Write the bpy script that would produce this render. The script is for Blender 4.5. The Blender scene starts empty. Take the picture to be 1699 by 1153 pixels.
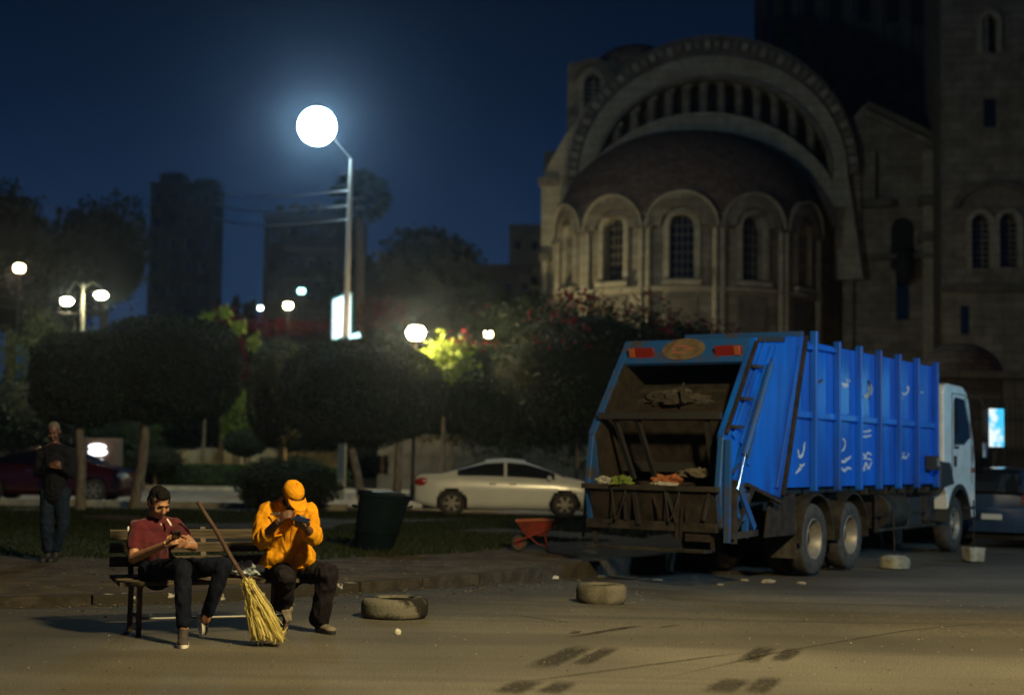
import bpy, bmesh, math, random
import numpy as np
from mathutils import Vector, Matrix, noise, Euler
random.seed(7); RNG = np.random.default_rng(7)
PI = math.pi; V = Vector
sc = bpy.context.scene; COL = sc.collection
rad = math.radians
# ---------------------------------------------------------------- camera
F = 2360.0; CAMH = 1.55; PITCH = rad(4.253); ROLL = rad(1.0)
CAMPOS = V((0, 0, CAMH))
CR = Matrix.Rotation(PI/2 + PITCH, 3, 'X') @ Matrix.Rotation(ROLL, 3, 'Z')
cam = bpy.data.cameras.new('camera'); cam_o = bpy.data.objects.new('camera', cam); COL.objects.link(cam_o)
cam_o.matrix_world = Matrix.Translation(CAMPOS) @ CR.to_4x4()
cam.sensor_width = 36; cam.lens = 50.0; cam.clip_end = 2000
cam.dof.use_dof = True; cam.dof.focus_distance = 13.0; cam.dof.aperture_fstop = 1.0; cam.dof.aperture_blades = 0
sc.camera = cam_o
# ---------------------------------------------------------------- world, exposure
wd = bpy.data.worlds.new("World"); sc.world = wd; wd.use_nodes = True
nt = wd.node_tree; bgn = nt.nodes['Background']
tc = nt.nodes.new('ShaderNodeTexCoord'); sx = nt.nodes.new('ShaderNodeSeparateXYZ'); rp = nt.nodes.new('ShaderNodeValToRGB')
nt.links.new(tc.outputs['Generated'], sx.inputs[0]); nt.links.new(sx.outputs['Z'], rp.inputs[0]); nt.links.new(rp.outputs[0], bgn.inputs[0])
el = rp.color_ramp.elements
el[0].position = 0.0; el[0].color = (.0085, .034, .090, 1)
el[1].position = 0.9; el[1].color = (.0010, .0024, .0085, 1)
for p_, c_ in ((.12, (.0065, .0230, .064, 1)), (.24, (.0032, .0105, .0300, 1)), (.36, (.0013, .0040, .0125, 1))):
    e_ = el.new(p_); e_.color = c_
bgn.inputs[1].default_value = 1.0
vs = sc.view_settings; vs.view_transform = 'Standard'; vs.look = 'None'; vs.exposure = 0.0; vs.gamma = 1.0; vs.use_curve_mapping = False
cy = sc.cycles
cy.max_bounces = 5; cy.diffuse_bounces = 2; cy.glossy_bounces = 3; cy.transmission_bounces = 3; cy.transparent_max_bounces = 6; cy.volume_bounces = 0
cy.sample_clamp_indirect = 1.5; cy.caustics_reflective = False; cy.caustics_refractive = False
cy.use_denoising = True; cy.use_adaptive_sampling = False; cy.use_light_tree = True
# ---------------------------------------------------------------- pixel helpers: a place from a direction and a distance
def P(px, py, Y):
    d = CR @ V(((px-849.5)/F, (576.5-py)/F, -1)); return CAMPOS + d*(Y/d.y)
def G(px, py, z=0.0):
    d = CR @ V(((px-849.5)/F, (576.5-py)/F, -1)); return CAMPOS + d*((z-CAMH)/d.z)
def sm(a, b, x):
    t = min(1, max(0, (x-a)/(b-a))); return t*t*(3-2*t)
def road_z(x, y): return -.17*sm(12.5, 20, y)*sm(-1.5, 3, x) - .02*sm(13, 15, y)
VZ = .08          # height of the verge and everything beyond the kerb
# ---------------------------------------------------------------- materials
MATS = {}
def mat(name, col, rough=.7, metal=0, col2=None, scale=8.0, bump=0.0, bscale=40.0, spec=.5, emit=0, ecol=None, coat=0, trans=0, detail=4, mixpos=(.4, .6), sheen=0, stretch=None):
    if name in MATS: return MATS[name]
    m = bpy.data.materials.new(name); m.use_nodes = True; n = m.node_tree.nodes; l = m.node_tree.links
    b = n['Principled BSDF']; b.inputs['Base Color'].default_value = (*col, 1); b.inputs['Roughness'].default_value = rough
    b.inputs['Metallic'].default_value = metal; b.inputs['Specular IOR Level'].default_value = spec
    b.inputs['Coat Weight'].default_value = coat; b.inputs['Coat Roughness'].default_value = .16
    if sheen: b.inputs['Sheen Weight'].default_value = sheen
    if trans: b.inputs['Transmission Weight'].default_value = trans
    tcn = n.new('ShaderNodeTexCoord'); src = tcn.outputs['Object']
    if stretch:
        mp = n.new('ShaderNodeMapping'); mp.inputs['Scale'].default_value = stretch; l.new(src, mp.inputs[0]); src = mp.outputs[0]
    if col2 is not None:
        t = n.new('ShaderNodeTexNoise'); t.inputs['Scale'].default_value = scale; t.inputs['Detail'].default_value = detail; t.inputs['Roughness'].default_value = .6
        l.new(src, t.inputs['Vector'])
        r = n.new('ShaderNodeValToRGB'); r.color_ramp.elements[0].position = mixpos[0]; r.color_ramp.elements[1].position = mixpos[1]
        r.color_ramp.elements[0].color = (*col, 1); r.color_ramp.elements[1].color = (*col2, 1)
        l.new(t.outputs['Fac'], r.inputs[0]); l.new(r.outputs[0], b.inputs['Base Color'])
    if bump:
        t2 = n.new('ShaderNodeTexNoise'); t2.inputs['Scale'].default_value = bscale; t2.inputs['Detail'].default_value = 3
        l.new(src, t2.inputs['Vector'])
        bp = n.new('ShaderNodeBump'); bp.inputs['Strength'].default_value = bump; bp.inputs['Distance'].default_value = .02
        l.new(t2.outputs['Fac'], bp.inputs['Height']); l.new(bp.outputs[0], b.inputs['Normal'])
    if emit:
        b.inputs['Emission Color'].default_value = (*(ecol or col), 1); b.inputs['Emission Strength'].default_value = emit
    MATS[name] = m; return m
def banded(m, h, dark, bw=.9):      # masonry courses over an existing material
    n = m.node_tree.nodes; l = m.node_tree.links; b = n['Principled BSDF']; src = b.inputs['Base Color'].links[0].from_socket
    tcn = n.new('ShaderNodeTexCoord'); sp = n.new('ShaderNodeSeparateXYZ'); l.new(tcn.outputs['Object'], sp.inputs[0]); ad = n.new('ShaderNodeMath'); ad.operation = 'ADD'; l.new(sp.outputs['X'], ad.inputs[0]); l.new(sp.outputs['Y'], ad.inputs[1])
    cb = n.new('ShaderNodeCombineXYZ'); l.new(ad.outputs[0], cb.inputs[0]); l.new(sp.outputs['Z'], cb.inputs[1])
    br = n.new('ShaderNodeTexBrick'); l.new(cb.outputs[0], br.inputs[0]); br.inputs['Scale'].default_value = 1; br.inputs['Row Height'].default_value = h; br.inputs['Brick Width'].default_value = bw; br.inputs['Mortar Size'].default_value = .018
    br.inputs['Color1'].default_value = (1, 1, 1, 1); br.inputs['Color2'].default_value = (dark, dark*.95, dark*.9, 1); br.inputs['Mortar'].default_value = (.5, .48, .45, 1)
    x = n.new('ShaderNodeMix'); x.data_type = 'RGBA'; x.blend_type = 'MULTIPLY'; x.inputs[0].default_value = 1; l.new(src, x.inputs[6]); l.new(br.outputs[0], x.inputs[7]); l.new(x.outputs[2], b.inputs['Base Color'])
def leafmat(name, c1, c2, trans=.3):
    if name in MATS: return MATS[name]
    m = bpy.data.materials.new(name); m.use_nodes = True; n = m.node_tree.nodes; l = m.node_tree.links
    b = n['Principled BSDF']; b.inputs['Roughness'].default_value = .6; b.inputs['Specular IOR Level'].default_value = .2
    g = n.new('ShaderNodeNewGeometry'); r = n.new('ShaderNodeValToRGB')
    r.color_ramp.elements[0].color = (*c1, 1); r.color_ramp.elements[1].color = (*c2, 1)
    l.new(g.outputs['Random Per Island'], r.inputs[0]); l.new(r.outputs[0], b.inputs['Base Color'])
    tr = n.new('ShaderNodeBsdfTranslucent'); l.new(r.outputs[0], tr.inputs[0]); mx = n.new('ShaderNodeMixShader'); mx.inputs[0].default_value = trans
    l.new(b.outputs[0], mx.inputs[1]); l.new(tr.outputs[0], mx.inputs[2]); l.new(mx.outputs[0], n['Material Output'].inputs[0])
    MATS[name] = m; return m
def glow(name, col, s):
    if name in MATS: return MATS[name]
    m = bpy.data.materials.new(name); m.use_nodes = True; n = m.node_tree.nodes; l = m.node_tree.links
    n.remove(n['Principled BSDF']); e = n.new('ShaderNodeEmission'); e.inputs[0].default_value = (*col, 1); e.inputs[1].default_value = s
    l.new(e.outputs[0], n['Material Output'].inputs[0]); MATS[name] = m; return m
# ---------------------------------------------------------------- mesh builder
class MB:
    def __init__(s): s.v = []; s.f = []
    def add(s, vs_, fs_):
        b = len(s.v); s.v += [tuple(x) for x in vs_]; s.f += [tuple(i+b for i in f) for f in fs_]; return s
    def box(s, c, d, R=None, taper=1.0):
        x, y, z = d[0]/2, d[1]/2, d[2]/2; c = V(c)
        vs_ = [V((sx_*x*(taper if sz > 0 else 1), sy*y*(taper if sz > 0 else 1), sz*z)) for sz in (-1, 1) for sx_, sy in ((-1, -1), (1, -1), (1, 1), (-1, 1))]
        if R is not None: vs_ = [R @ q for q in vs_]
        return s.add([c+q for q in vs_], [(3, 2, 1, 0), (4, 5, 6, 7), (0, 1, 5, 4), (1, 2, 6, 5), (2, 3, 7, 6), (3, 0, 4, 7)])
    def beam(s, a, b, w, h, up=V((0, 0, 1))):   # box from a to b
        a = V(a); b = V(b); d = b-a; L = d.length; d = d/L
        if abs(d.dot(up)) > .99: up = V((0, 1, 0))
        sd = d.cross(up).normalized(); u = sd.cross(d)
        R = Matrix((d, sd, u)).transposed(); return s.box((a+b)/2, (L, w, h), R)
    def ring(s, c, ax, r, n, ex=None, ey=None):
        return
    def tube(s, pts, rs, n=10, caps=True):
        pts = [V(p) for p in pts]
        if not isinstance(rs, (list, tuple)): rs = [rs]*len(pts)
        d0 = (pts[1]-pts[0]).normalized(); u = V((0, 0, 1)) if abs(d0.z) < .9 else V((1, 0, 0))
        sd = d0.cross(u).normalized(); vs_ = []
        for i, p in enumerate(pts):
            d = ((pts[min(i+1, len(pts)-1)]-pts[max(i-1, 0)])).normalized()
            sd = (sd - d*sd.dot(d)).normalized(); w = d.cross(sd)
            for k in range(n):
                a = 2*PI*k/n; vs_.append(p + (sd*math.cos(a)+w*math.sin(a))*rs[i])
        fs_ = [(i*n+k, i*n+(k+1) % n, (i+1)*n+(k+1) % n, (i+1)*n+k) for i in range(len(pts)-1) for k in range(n)]
        if caps: fs_ += [tuple(range(n-1, -1, -1)), tuple((len(pts)-1)*n+k for k in range(n))]
        return s.add(vs_, fs_)
    def cyl(s, a, b, r, r2=None, n=16): return s.tube([a, b], [r, r if r2 is None else r2], n)
    def ell(s, c, r, R=None, nu=14, nv=9):
        c = V(c); r = (r, r, r) if not hasattr(r, '__len__') else r; vs_ = []
        for j in range(nv+1):
            t = PI*j/nv
            for k in range(nu):
                a = 2*PI*k/nu; q = V((r[0]*math.sin(t)*math.cos(a), r[1]*math.sin(t)*math.sin(a), r[2]*math.cos(t)))
                if R is not None: q = R @ q
                vs_.append(c+q)
        fs_ = [(j*nu+k, (j+1)*nu+k, (j+1)*nu+(k+1) % nu, j*nu+(k+1) % nu) for j in range(nv) for k in range(nu)]
        return s.add(vs_, fs_)
    def limb(s, pts, rs, n=12):                      # chain of capsules for remeshing
        for p, r in zip(pts, rs): s.ell(p, r, nu=12, nv=8)
        for i in range(len(pts)-1): s.tube([pts[i], pts[i+1]], [rs[i], rs[i+1]], n)
        return s
    def lathe(s, prof, c=(0, 0, 0), R=None, n=24, a0=0, a1=2*PI):  # prof (r,z)
        c = V(c); full = abs(a1-a0-2*PI) < 1e-6; m = n if full else n+1; vs_ = []
        for r, z in prof:
            for k in range(m):
                a = a0+(a1-a0)*k/n; q = V((r*math.cos(a), r*math.sin(a), z))
                if R is not None: q = R @ q
                vs_.append(c+q)
        fs_ = []
        for j in range(len(prof)-1):
            for k in range(n):
                k2 = (k+1) % m; fs_.append((j*m+k, j*m+k2, (j+1)*m+k2, (j+1)*m+k))
        return s.add(vs_, fs_)
    def prism(s, poly, d0, d1, f):                   # poly in (u,w), extruded d0..d1, f(u,d,w)->xyz
        n = len(poly)
        s.add([f(u, d0, w) for u, w in poly]+[f(u, d1, w) for u, w in poly],
              [tuple(range(n)), tuple(range(2*n-1, n-1, -1))]+[(i, i+n, (i+1) % n+n, (i+1) % n) for i in range(n)])
        return s
    def strip(s, inner, outer, d0, d1, f):           # band between two polylines, extruded
        n = len(inner)
        vs_ = [f(u, d0, w) for u, w in inner]+[f(u, d0, w) for u, w in outer]+[f(u, d1, w) for u, w in inner]+[f(u, d1, w) for u, w in outer]
        fs_ = []
        for i in range(n-1):
            fs_ += [(i, i+1, n+i+1, n+i), (2*n+i+1, 2*n+i, 3*n+i, 3*n+i+1), (i+1, i, 2*n+i, 2*n+i+1), (n+i, n+i+1, 3*n+i+1, 3*n+i)]
        fs_ += [(0, n, 3*n, 2*n), (n-1, 3*n-1, 4*n-1, 2*n-1)]
        return s.add(vs_, fs_)
    def mesh(s, name, off=None, fix=True):
        me = bpy.data.meshes.new(name)
        vv = s.v if off is None else [(a-off[0], b-off[1], c-off[2]) for a, b, c in s.v]
        me.from_pydata(vv, [], s.f)
        if fix:
            bm = bmesh.new(); bm.from_mesh(me); bmesh.ops.recalc_face_normals(bm, faces=bm.faces); bm.to_mesh(me); bm.free()
        return me
    def build(s, name, m, parent=None, smooth=False, rel=None, bevel=0, label=None, kind=None):
        off = None
        if rel is not None: off = rel.location
        o = bpy.data.objects.new(name, s.mesh(name, off)); COL.objects.link(o); o.data.materials.append(m)
        if parent is not None: o.parent = parent
        if smooth: shade(o.data, 50)
        if bevel:
            bv = o.modifiers.new('bevel', 'BEVEL'); bv.width = bevel; bv.segments = 2; bv.limit_method = 'ANGLE'
        if label: o['label'] = label
        if kind: o['kind'] = kind
        return o
def shade(me, ang=50):
    me.shade_smooth() if hasattr(me, 'shade_smooth') else None
    bm = bmesh.new(); bm.from_mesh(me); c = rad(ang)
    for e in bm.edges:
        if len(e.link_faces) == 2 and e.calc_face_angle(0) > c: e.smooth = False
    for f in bm.faces: f.smooth = True
    bm.to_mesh(me); bm.free()
def tag(o, label=None, cat=None, group=None, kind=None):
    if label: o['label'] = label
    if cat: o['category'] = cat
    if group: o['group'] = group
    if kind: o['kind'] = kind
    return o
def thing(name, label, cat, loc=(0, 0, 0), rz=0, group=None):
    o = bpy.data.objects.new(name, None); COL.objects.link(o); o.location = loc; o.rotation_euler = (0, 0, rz); o.empty_display_size = .2
    return tag(o, label, cat, group)
def kids(o): return [c for c in bpy.data.objects if c.parent == o]
def copy_tree(o, parent=None):
    c = o.copy(); COL.objects.link(c); c.parent = parent
    for ch in kids(o): copy_tree(ch, c)
    return c
def place(o, proto_mesh_obj, name): pass
def inst(src, name, loc, parent, rot=(0, 0, 0), scale=(1, 1, 1)):   # another piece sharing src's mesh
    o = bpy.data.objects.new(name, src.data); COL.objects.link(o); o.location = loc; o.rotation_euler = rot; o.scale = scale; o.parent = parent
    return o
def remesh(name, mb, voxel, m, parent, rel, smooth=3, wr=0, wscale=9.0, wst=(1, 1, 1), seed=0, label=None):
    me = mb.mesh('tmp', rel.location); ob = bpy.data.objects.new('tmp', me); COL.objects.link(ob)
    r = ob.modifiers.new('r', 'REMESH'); r.mode = 'VOXEL'; r.voxel_size = voxel
    if smooth:
        s_ = ob.modifiers.new('s', 'SMOOTH'); s_.iterations = smooth; s_.factor = .5
    dg = bpy.context.evaluated_depsgraph_get(); dg.update()
    m2 = bpy.data.meshes.new_from_object(ob.evaluated_get(dg)); bpy.data.objects.remove(ob); m2.name = name
    if wr:
        nrm = [v.normal.copy() for v in m2.vertices]
        for v, nv_ in zip(m2.vertices, nrm):
            q = V((v.co.x*wst[0], v.co.y*wst[1], v.co.z*wst[2]))*wscale + V((seed*7.1, 0, 0))
            k = noise.noise(q) + .5*noise.noise(q*2.3); k = -abs(k)*1.6+.4
            v.co += nv_*wr*k
    for p in m2.polygons: p.use_smooth = True
    m2.materials.clear(); m2.materials.append(m)
    o = bpy.data.objects.new(name, m2); COL.objects.link(o); o.parent = parent
    if label: o['label'] = label
    return o
def np_mesh(name, verts, faces_n, m, parent=None):  # verts (N,k,3): N separate k-gons
    N, k, _ = verts.shape; me = bpy.data.meshes.new(name)
    me.vertices.add(N*k); me.vertices.foreach_set('co', verts.reshape(-1).astype(np.float32))
    me.loops.add(N*k); me.loops.foreach_set('vertex_index', np.arange(N*k, dtype=np.int32))
    me.polygons.add(N); me.polygons.foreach_set('loop_start', (np.arange(N)*k).astype(np.int32)); me.polygons.foreach_set('loop_total', np.full(N, k, dtype=np.int32))
    me.update(calc_edges=True); me.materials.append(m)
    o = bpy.data.objects.new(name, me); COL.objects.link(o)
    if parent is not None: o.parent = parent
    return o
def leaves(cs, size, aspect=.55, droop=None):        # cs (N,3) -> diamond leaf faces
    N = len(cs); a = RNG.normal(size=(N, 3)); a /= np.linalg.norm(a, axis=1)[:, None]
    if droop is not None: a = a*.5+np.array(droop); a /= np.linalg.norm(a, axis=1)[:, None]
    b = RNG.normal(size=(N, 3)); b -= a*(a*b).sum(1)[:, None]; b /= np.linalg.norm(b, axis=1)[:, None]
    s = (size*RNG.uniform(.6, 1.3, N))[:, None]
    return np.stack([cs-a*s*.5, cs+b*s*aspect*.5, cs+a*s*.5, cs-b*s*aspect*.5], 1)
def shell_pts(N, c, r, inner=.75, rough=.08, box=2.0, seed=0, flat=None):  # points near the surface of a superellipsoid
    d = RNG.normal(size=(N, 3)); d /= np.linalg.norm(d, axis=1)[:, None]
    k = (np.abs(d)**box).sum(1)**(-1/box)
    t = RNG.uniform(inner**2, 1, N)**.5
    ph = d*3.1+seed
    bumpy = 1+rough*(np.sin(ph[:, 0]*2.3+ph[:, 1])+np.sin(ph[:, 1]*3.1+ph[:, 2]*1.7)+np.sin(ph[:, 2]*4.3+ph[:, 0]*2.1))/1.5 + RNG.normal(size=N)*rough*.35
    p = d*(k*t*bumpy)[:, None]*np.array(r)+np.array(c)
    return p
# ---------------------------------------------------------------- material palette
asphalt = mat('asphalt', (.085, .078, .066), .85, col2=(.12, .11, .092), scale=1.6, bump=.35, bscale=160, detail=8)
dirt = mat('dirt', (.055, .045, .036), .95, spec=.15, col2=(.10, .082, .06), scale=2.5, bump=.8, bscale=30, detail=8)
kerbm = mat('kerb_stone', (.035, .030, .024), .95, spec=.15, col2=(.06, .052, .042), scale=6, bump=.5, bscale=50)
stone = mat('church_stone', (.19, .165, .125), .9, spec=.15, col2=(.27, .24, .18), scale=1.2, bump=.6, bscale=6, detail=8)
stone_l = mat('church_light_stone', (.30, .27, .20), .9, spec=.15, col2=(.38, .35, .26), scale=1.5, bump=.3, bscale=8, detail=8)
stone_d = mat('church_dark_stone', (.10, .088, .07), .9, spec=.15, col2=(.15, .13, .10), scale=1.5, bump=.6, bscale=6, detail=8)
tilem = mat('church_tile', (.20, .13, .095), .9, spec=.15, col2=(.27, .185, .135), scale=3, bump=.6, bscale=9)
banded(stone, .42, .72); banded(stone_l, .5, .85, 1.2); banded(tilem, .22, .7, .35)
darkin = mat('dark_interior', (.012, .012, .012), .9)
bluep = mat('blue_paint', (.003, .125, .68), .40, col2=(.010, .055, .30), scale=1.6, bump=.35, bscale=2.2, stretch=(1.6, 1.6, .28), spec=.35, coat=.22, detail=9, mixpos=(.35, .7))
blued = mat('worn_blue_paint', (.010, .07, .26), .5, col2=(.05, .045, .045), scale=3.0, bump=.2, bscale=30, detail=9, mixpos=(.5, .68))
rust = mat('rusty_steel', (.016, .014, .013), .85, spec=.2, col2=(.034, .026, .021), scale=5, bump=.4, bscale=30, detail=8)
grime = mat('grimy_steel', (.016, .015, .015), .85, spec=.2, col2=(.038, .034, .029), scale=4, bump=.4, bscale=25, detail=8)
blackm = mat('black_steel', (.018, .018, .02), .6, bump=.2)
rubber = mat('rubber', (.028, .026, .024), .85, col2=(.055, .05, .043), scale=9, bump=.4, bscale=60)
rimm = mat('grey_rim', (.26, .26, .25), .45, metal=.3, col2=(.22, .2, .17), scale=8)
whitep = mat('white_cab_paint', (.72, .74, .72), .35, col2=(.55, .56, .53), scale=3, coat=.4, mixpos=(.45, .75))
glassd = mat('dark_glass', (.012, .014, .016), .06, spec=.8)
chrome = mat('chrome', (.7, .7, .7), .15, metal=1)
bark = mat('bark', (.13, .10, .062), .9, spec=.15, col2=(.24, .19, .12), scale=14, bump=.8, bscale=30, stretch=(1, 1, .3))
leaf_d = leafmat('clipped_leaves', (.012, .018, .006), (.036, .042, .015), .15)
leaf_m = leafmat('bush_leaves', (.02, .045, .012), (.05, .085, .02), .2)
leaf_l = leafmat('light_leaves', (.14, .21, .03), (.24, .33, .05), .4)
leaf_r = leafmat('bougainvillea_red', (.10, .006, .012), (.26, .018, .022), .3)
leaf_k = leafmat('dark_leaves', (.012, .02, .01), (.03, .045, .018), .15)
core_m = mat('dark_branches', (.010, .013, .006), 1.0, bump=.5)
wood = mat('bench_wood', (.12, .10, .072), .85, spec=.15, col2=(.06, .048, .036), scale=20, bump=.4, bscale=60, stretch=(.2, 3, 3))
iron = mat('bench_iron', (.05, .03, .022), .6, col2=(.09, .055, .035), scale=20)
skin1 = mat('light_brown_skin', (.42, .22, .125), .5, col2=(.36, .18, .10), scale=20)
skin2 = mat('dark_brown_skin', (.17, .085, .05), .5, col2=(.13, .065, .04), scale=20)
def lamp_glass(n, c, s): return glow(n, c, s)
# ---------------------------------------------------------------- lights: unseen lamps, assumed or added for the light they cast
def add_unseen_lamp(label, loc, toward, h, power, col, size=.35, group='unseen lamps', spot=165):  # builds an unseen lamp
    t = thing('added_unseen_lamp', label, 'street lamp', loc, 0, group)
    d = V((toward[0]-loc[0], toward[1]-loc[1], 0)).normalized(); arm = d*1.6
    m = MB().tube([(0, 0, 0), (0, 0, h*.5), (0, 0, h)], [.11, .08, .05], 12); m.build('pole', grime, t, smooth=True)
    MB().tube([(0, 0, h-.03), arm*.5+V((0, 0, h+.25)), arm+V((0, 0, h+.3))], .035, 8).build('arm', grime, t, smooth=True)
    MB().ell(arm+V((0, 0, h+.34)), (.42, .2, .09), Matrix.Rotation(math.atan2(d.y, d.x), 3, 'Z')).build('lamp_head', grime, t, smooth=True)
    L = bpy.data.lights.new('added_unseen_light', 'SPOT'); L.energy = power; L.color = col; L.shadow_soft_size = size*1.4; L.spot_size = rad(spot); L.spot_blend = .7
    lo = bpy.data.objects.new('added_unseen_light', L); COL.objects.link(lo); lo.parent = t
    lo.location = arm+V((0, 0, h+.2))
    aim = V((toward[0], toward[1], toward[2])) - (V(loc)+arm+V((0, 0, h)))
    lo.rotation_euler = aim.to_track_quat('-Z', 'Y').to_euler()
    return t
add_unseen_lamp('assumed sodium street lamp over the near road, out of view right of the camera', (4.6, 4.4, -.0), (1.0, 12.5, 0), 7.4, 8200, (1.0, .77, .37), spot=125)  # unseen lamp, assumed from the warm light on the road and the men
add_unseen_lamp('assumed cool white street lamp across the road from the blue truck, out of view', (21, 12, -.2), (6.5, 23, 1.2), 7.0, 6000, (.40, .74, 1.0), spot=62)  # unseen lamp, assumed from the cool light on the truck's blue side
add_unseen_lamp('unseen yellow lamp on a pole, added at the foot of the church to light its lower left', (-.3, 66, VZ), (4.0, 75, 8), 4.0, 2700, (1.0, .86, .48), spot=150)  # unseen lamp added to brighten the lower left of the church
add_unseen_lamp('dim warm lamp added in the churchyard, hidden behind the truck, to light the right of the church', (13.5, 56, VZ), (17, 70, 10), 3.6, 300, (1.0, .80, .50), spot=150)  # another unseen lamp, added for light on the church's right side
# ---------------------------------------------------------------- ground
def grid_mesh(name, xs, ys, zf, m, kind='structure', keep=None):
    vs_ = [(x, y, zf(x, y)) for y in ys for x in xs]; nx = len(xs)
    fs_ = [(j*nx+i, j*nx+i+1, (j+1)*nx+i+1, (j+1)*nx+i) for j in range(len(ys)-1) for i in range(nx-1)]
    me = bpy.data.meshes.new(name); me.from_pydata(vs_, [], fs_)
    for p in me.polygons: p.use_smooth = True
    o = bpy.data.objects.new(name, me); COL.objects.link(o); me.materials.append(m); return tag(o, kind=kind)
def road_material():
    m = mat('road_asphalt', (.085, .078, .066), .85); n = m.node_tree.nodes; l = m.node_tree.links; b = n['Principled BSDF']
    tcn = n.new('ShaderNodeTexCoord'); g = n.new('ShaderNodeNewGeometry'); pos = g.outputs['Position']
    def noise_(scale, detail=5, vec=pos):
        t = n.new('ShaderNodeTexNoise'); t.inputs['Scale'].default_value = scale; t.inputs['Detail'].default_value = detail; l.new(vec, t.inputs['Vector']); return t.outputs['Fac']
    def ramp(fac, p0, c0, p1, c1):
        r = n.new('ShaderNodeValToRGB'); e = r.color_ramp.elements; e[0].position = p0; e[1].position = p1; e[0].color = (*c0, 1); e[1].color = (*c1, 1); l.new(fac, r.inputs[0]); return r.outputs[0]
    def mul(a, b_, f=1):
        x = n.new('ShaderNodeMix'); x.data_type = 'RGBA'; x.blend_type = 'MULTIPLY'; x.inputs[0].default_value = f; l.new(a, x.inputs[6]); l.new(b_, x.inputs[7]); return x.outputs[2]
    c = ramp(noise_(.5, 6), .35, (.082, .077, .062), .68, (.128, .120, .096))
    c = mul(c, ramp(noise_(75, 2), .35, (.45, .45, .45), .65, (1.6, 1.6, 1.6)))
    # long tyre tracks running with the road
    mp = n.new('ShaderNodeMapping'); mp.inputs['Rotation'].default_value = (0, 0, rad(-47)); mp.inputs['Scale'].default_value = (.05, 1.1, 1); l.new(pos, mp.inputs[0])
    c = mul(c, ramp(noise_(1.6, 5, mp.outputs[0]), .42, (.62, .62, .63), .56, (1, 1, 1)), .75)
    # darker band along the gutter, its edge uneven
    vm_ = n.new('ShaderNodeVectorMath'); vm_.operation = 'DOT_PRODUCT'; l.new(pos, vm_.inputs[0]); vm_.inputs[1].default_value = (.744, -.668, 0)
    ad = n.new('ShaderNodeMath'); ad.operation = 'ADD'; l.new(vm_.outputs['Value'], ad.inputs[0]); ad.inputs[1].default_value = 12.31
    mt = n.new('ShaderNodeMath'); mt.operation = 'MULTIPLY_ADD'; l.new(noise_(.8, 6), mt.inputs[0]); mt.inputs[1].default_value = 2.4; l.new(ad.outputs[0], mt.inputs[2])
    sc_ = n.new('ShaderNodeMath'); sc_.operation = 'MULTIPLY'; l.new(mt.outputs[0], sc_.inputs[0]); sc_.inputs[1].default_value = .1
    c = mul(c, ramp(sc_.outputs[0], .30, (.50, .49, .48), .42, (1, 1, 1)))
    l.new(c, b.inputs['Base Color'])
    bp = n.new('ShaderNodeBump'); bp.inputs['Strength'].default_value = .5; bp.inputs['Distance'].default_value = .01; l.new(noise_(140, 2), bp.inputs['Height']); l.new(bp.outputs[0], b.inputs['Normal'])
    return m
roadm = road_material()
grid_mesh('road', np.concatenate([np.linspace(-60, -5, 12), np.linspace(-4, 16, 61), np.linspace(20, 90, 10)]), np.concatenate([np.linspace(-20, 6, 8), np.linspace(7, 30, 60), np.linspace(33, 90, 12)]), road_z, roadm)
KERB = [V(q) for q in ((-40, 9.5), (-9, 12.6), (-5, 13.85), (-3.3, 14.75), (-1.7, 16.1), (-.4, 17.5), (.7, 19.2), (2.3, 21.6), (8, 30), (14, 38.8), (21, 49), (50, 91))]
def kerb_sample(step):
    out = [KERB[0].copy()]; 
    for a, b in zip(KERB, KERB[1:]):
        L = (b-a).length; k = max(1, round(L/step))
        out += [a+(b-a)*(i+1)/k for i in range(k)]
    return out
ks = kerb_sample(1.0)
# verge: left of the kerb and on to the horizon
far = 900
vm = MB(); pts = [(k.x, k.y) for k in ks]
top = [( -far, 9.5)]+pts+[(far, 91), (far, far), (-far, far)]
bm = bmesh.new(); vv = [bm.verts.new((x, y, VZ-.01)) for x, y in top]; bm.faces.new(vv); bmesh.ops.triangulate(bm, faces=bm.faces[:])
me = bpy.data.meshes.new('verge'); bm.to_mesh(me); bm.free(); me.materials.append(dirt)
o = bpy.data.objects.new('verge', me); COL.objects.link(o); tag(o, kind='structure')
kb = bpy.data.objects.new('kerb', None); COL.objects.link(kb); tag(kb, kind='structure')
kpaint = mat('kerb_old_white_paint', (.04, .035, .028), .9, spec=.15, col2=(.5, .5, .46), scale=7, bump=.5, bscale=50, mixpos=(.60, .64))
for a, b in zip(ks[25:], ks[26:]):
    if a.y > 40 or a.x < -14: continue
    d = (b-a).normalized(); a2 = a+d*.008; b2 = b-d*.008; za = road_z(a.x, a.y)
    zt = VZ + random.uniform(-.008, .006)
    mid = (a2+b2)/2; nrm = V((d.y, -d.x)); q = mid
    MB().box((q.x, q.y, (zt+.004-.35)/2), ((b2-a2).length, .16, zt+.004+.35), Matrix.Rotation(math.atan2(d.y, d.x), 3, 'Z')).build('kerb_stone', kpaint if -4.5 < mid.x < -1.5 else kerbm, kb, bevel=.012)
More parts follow.
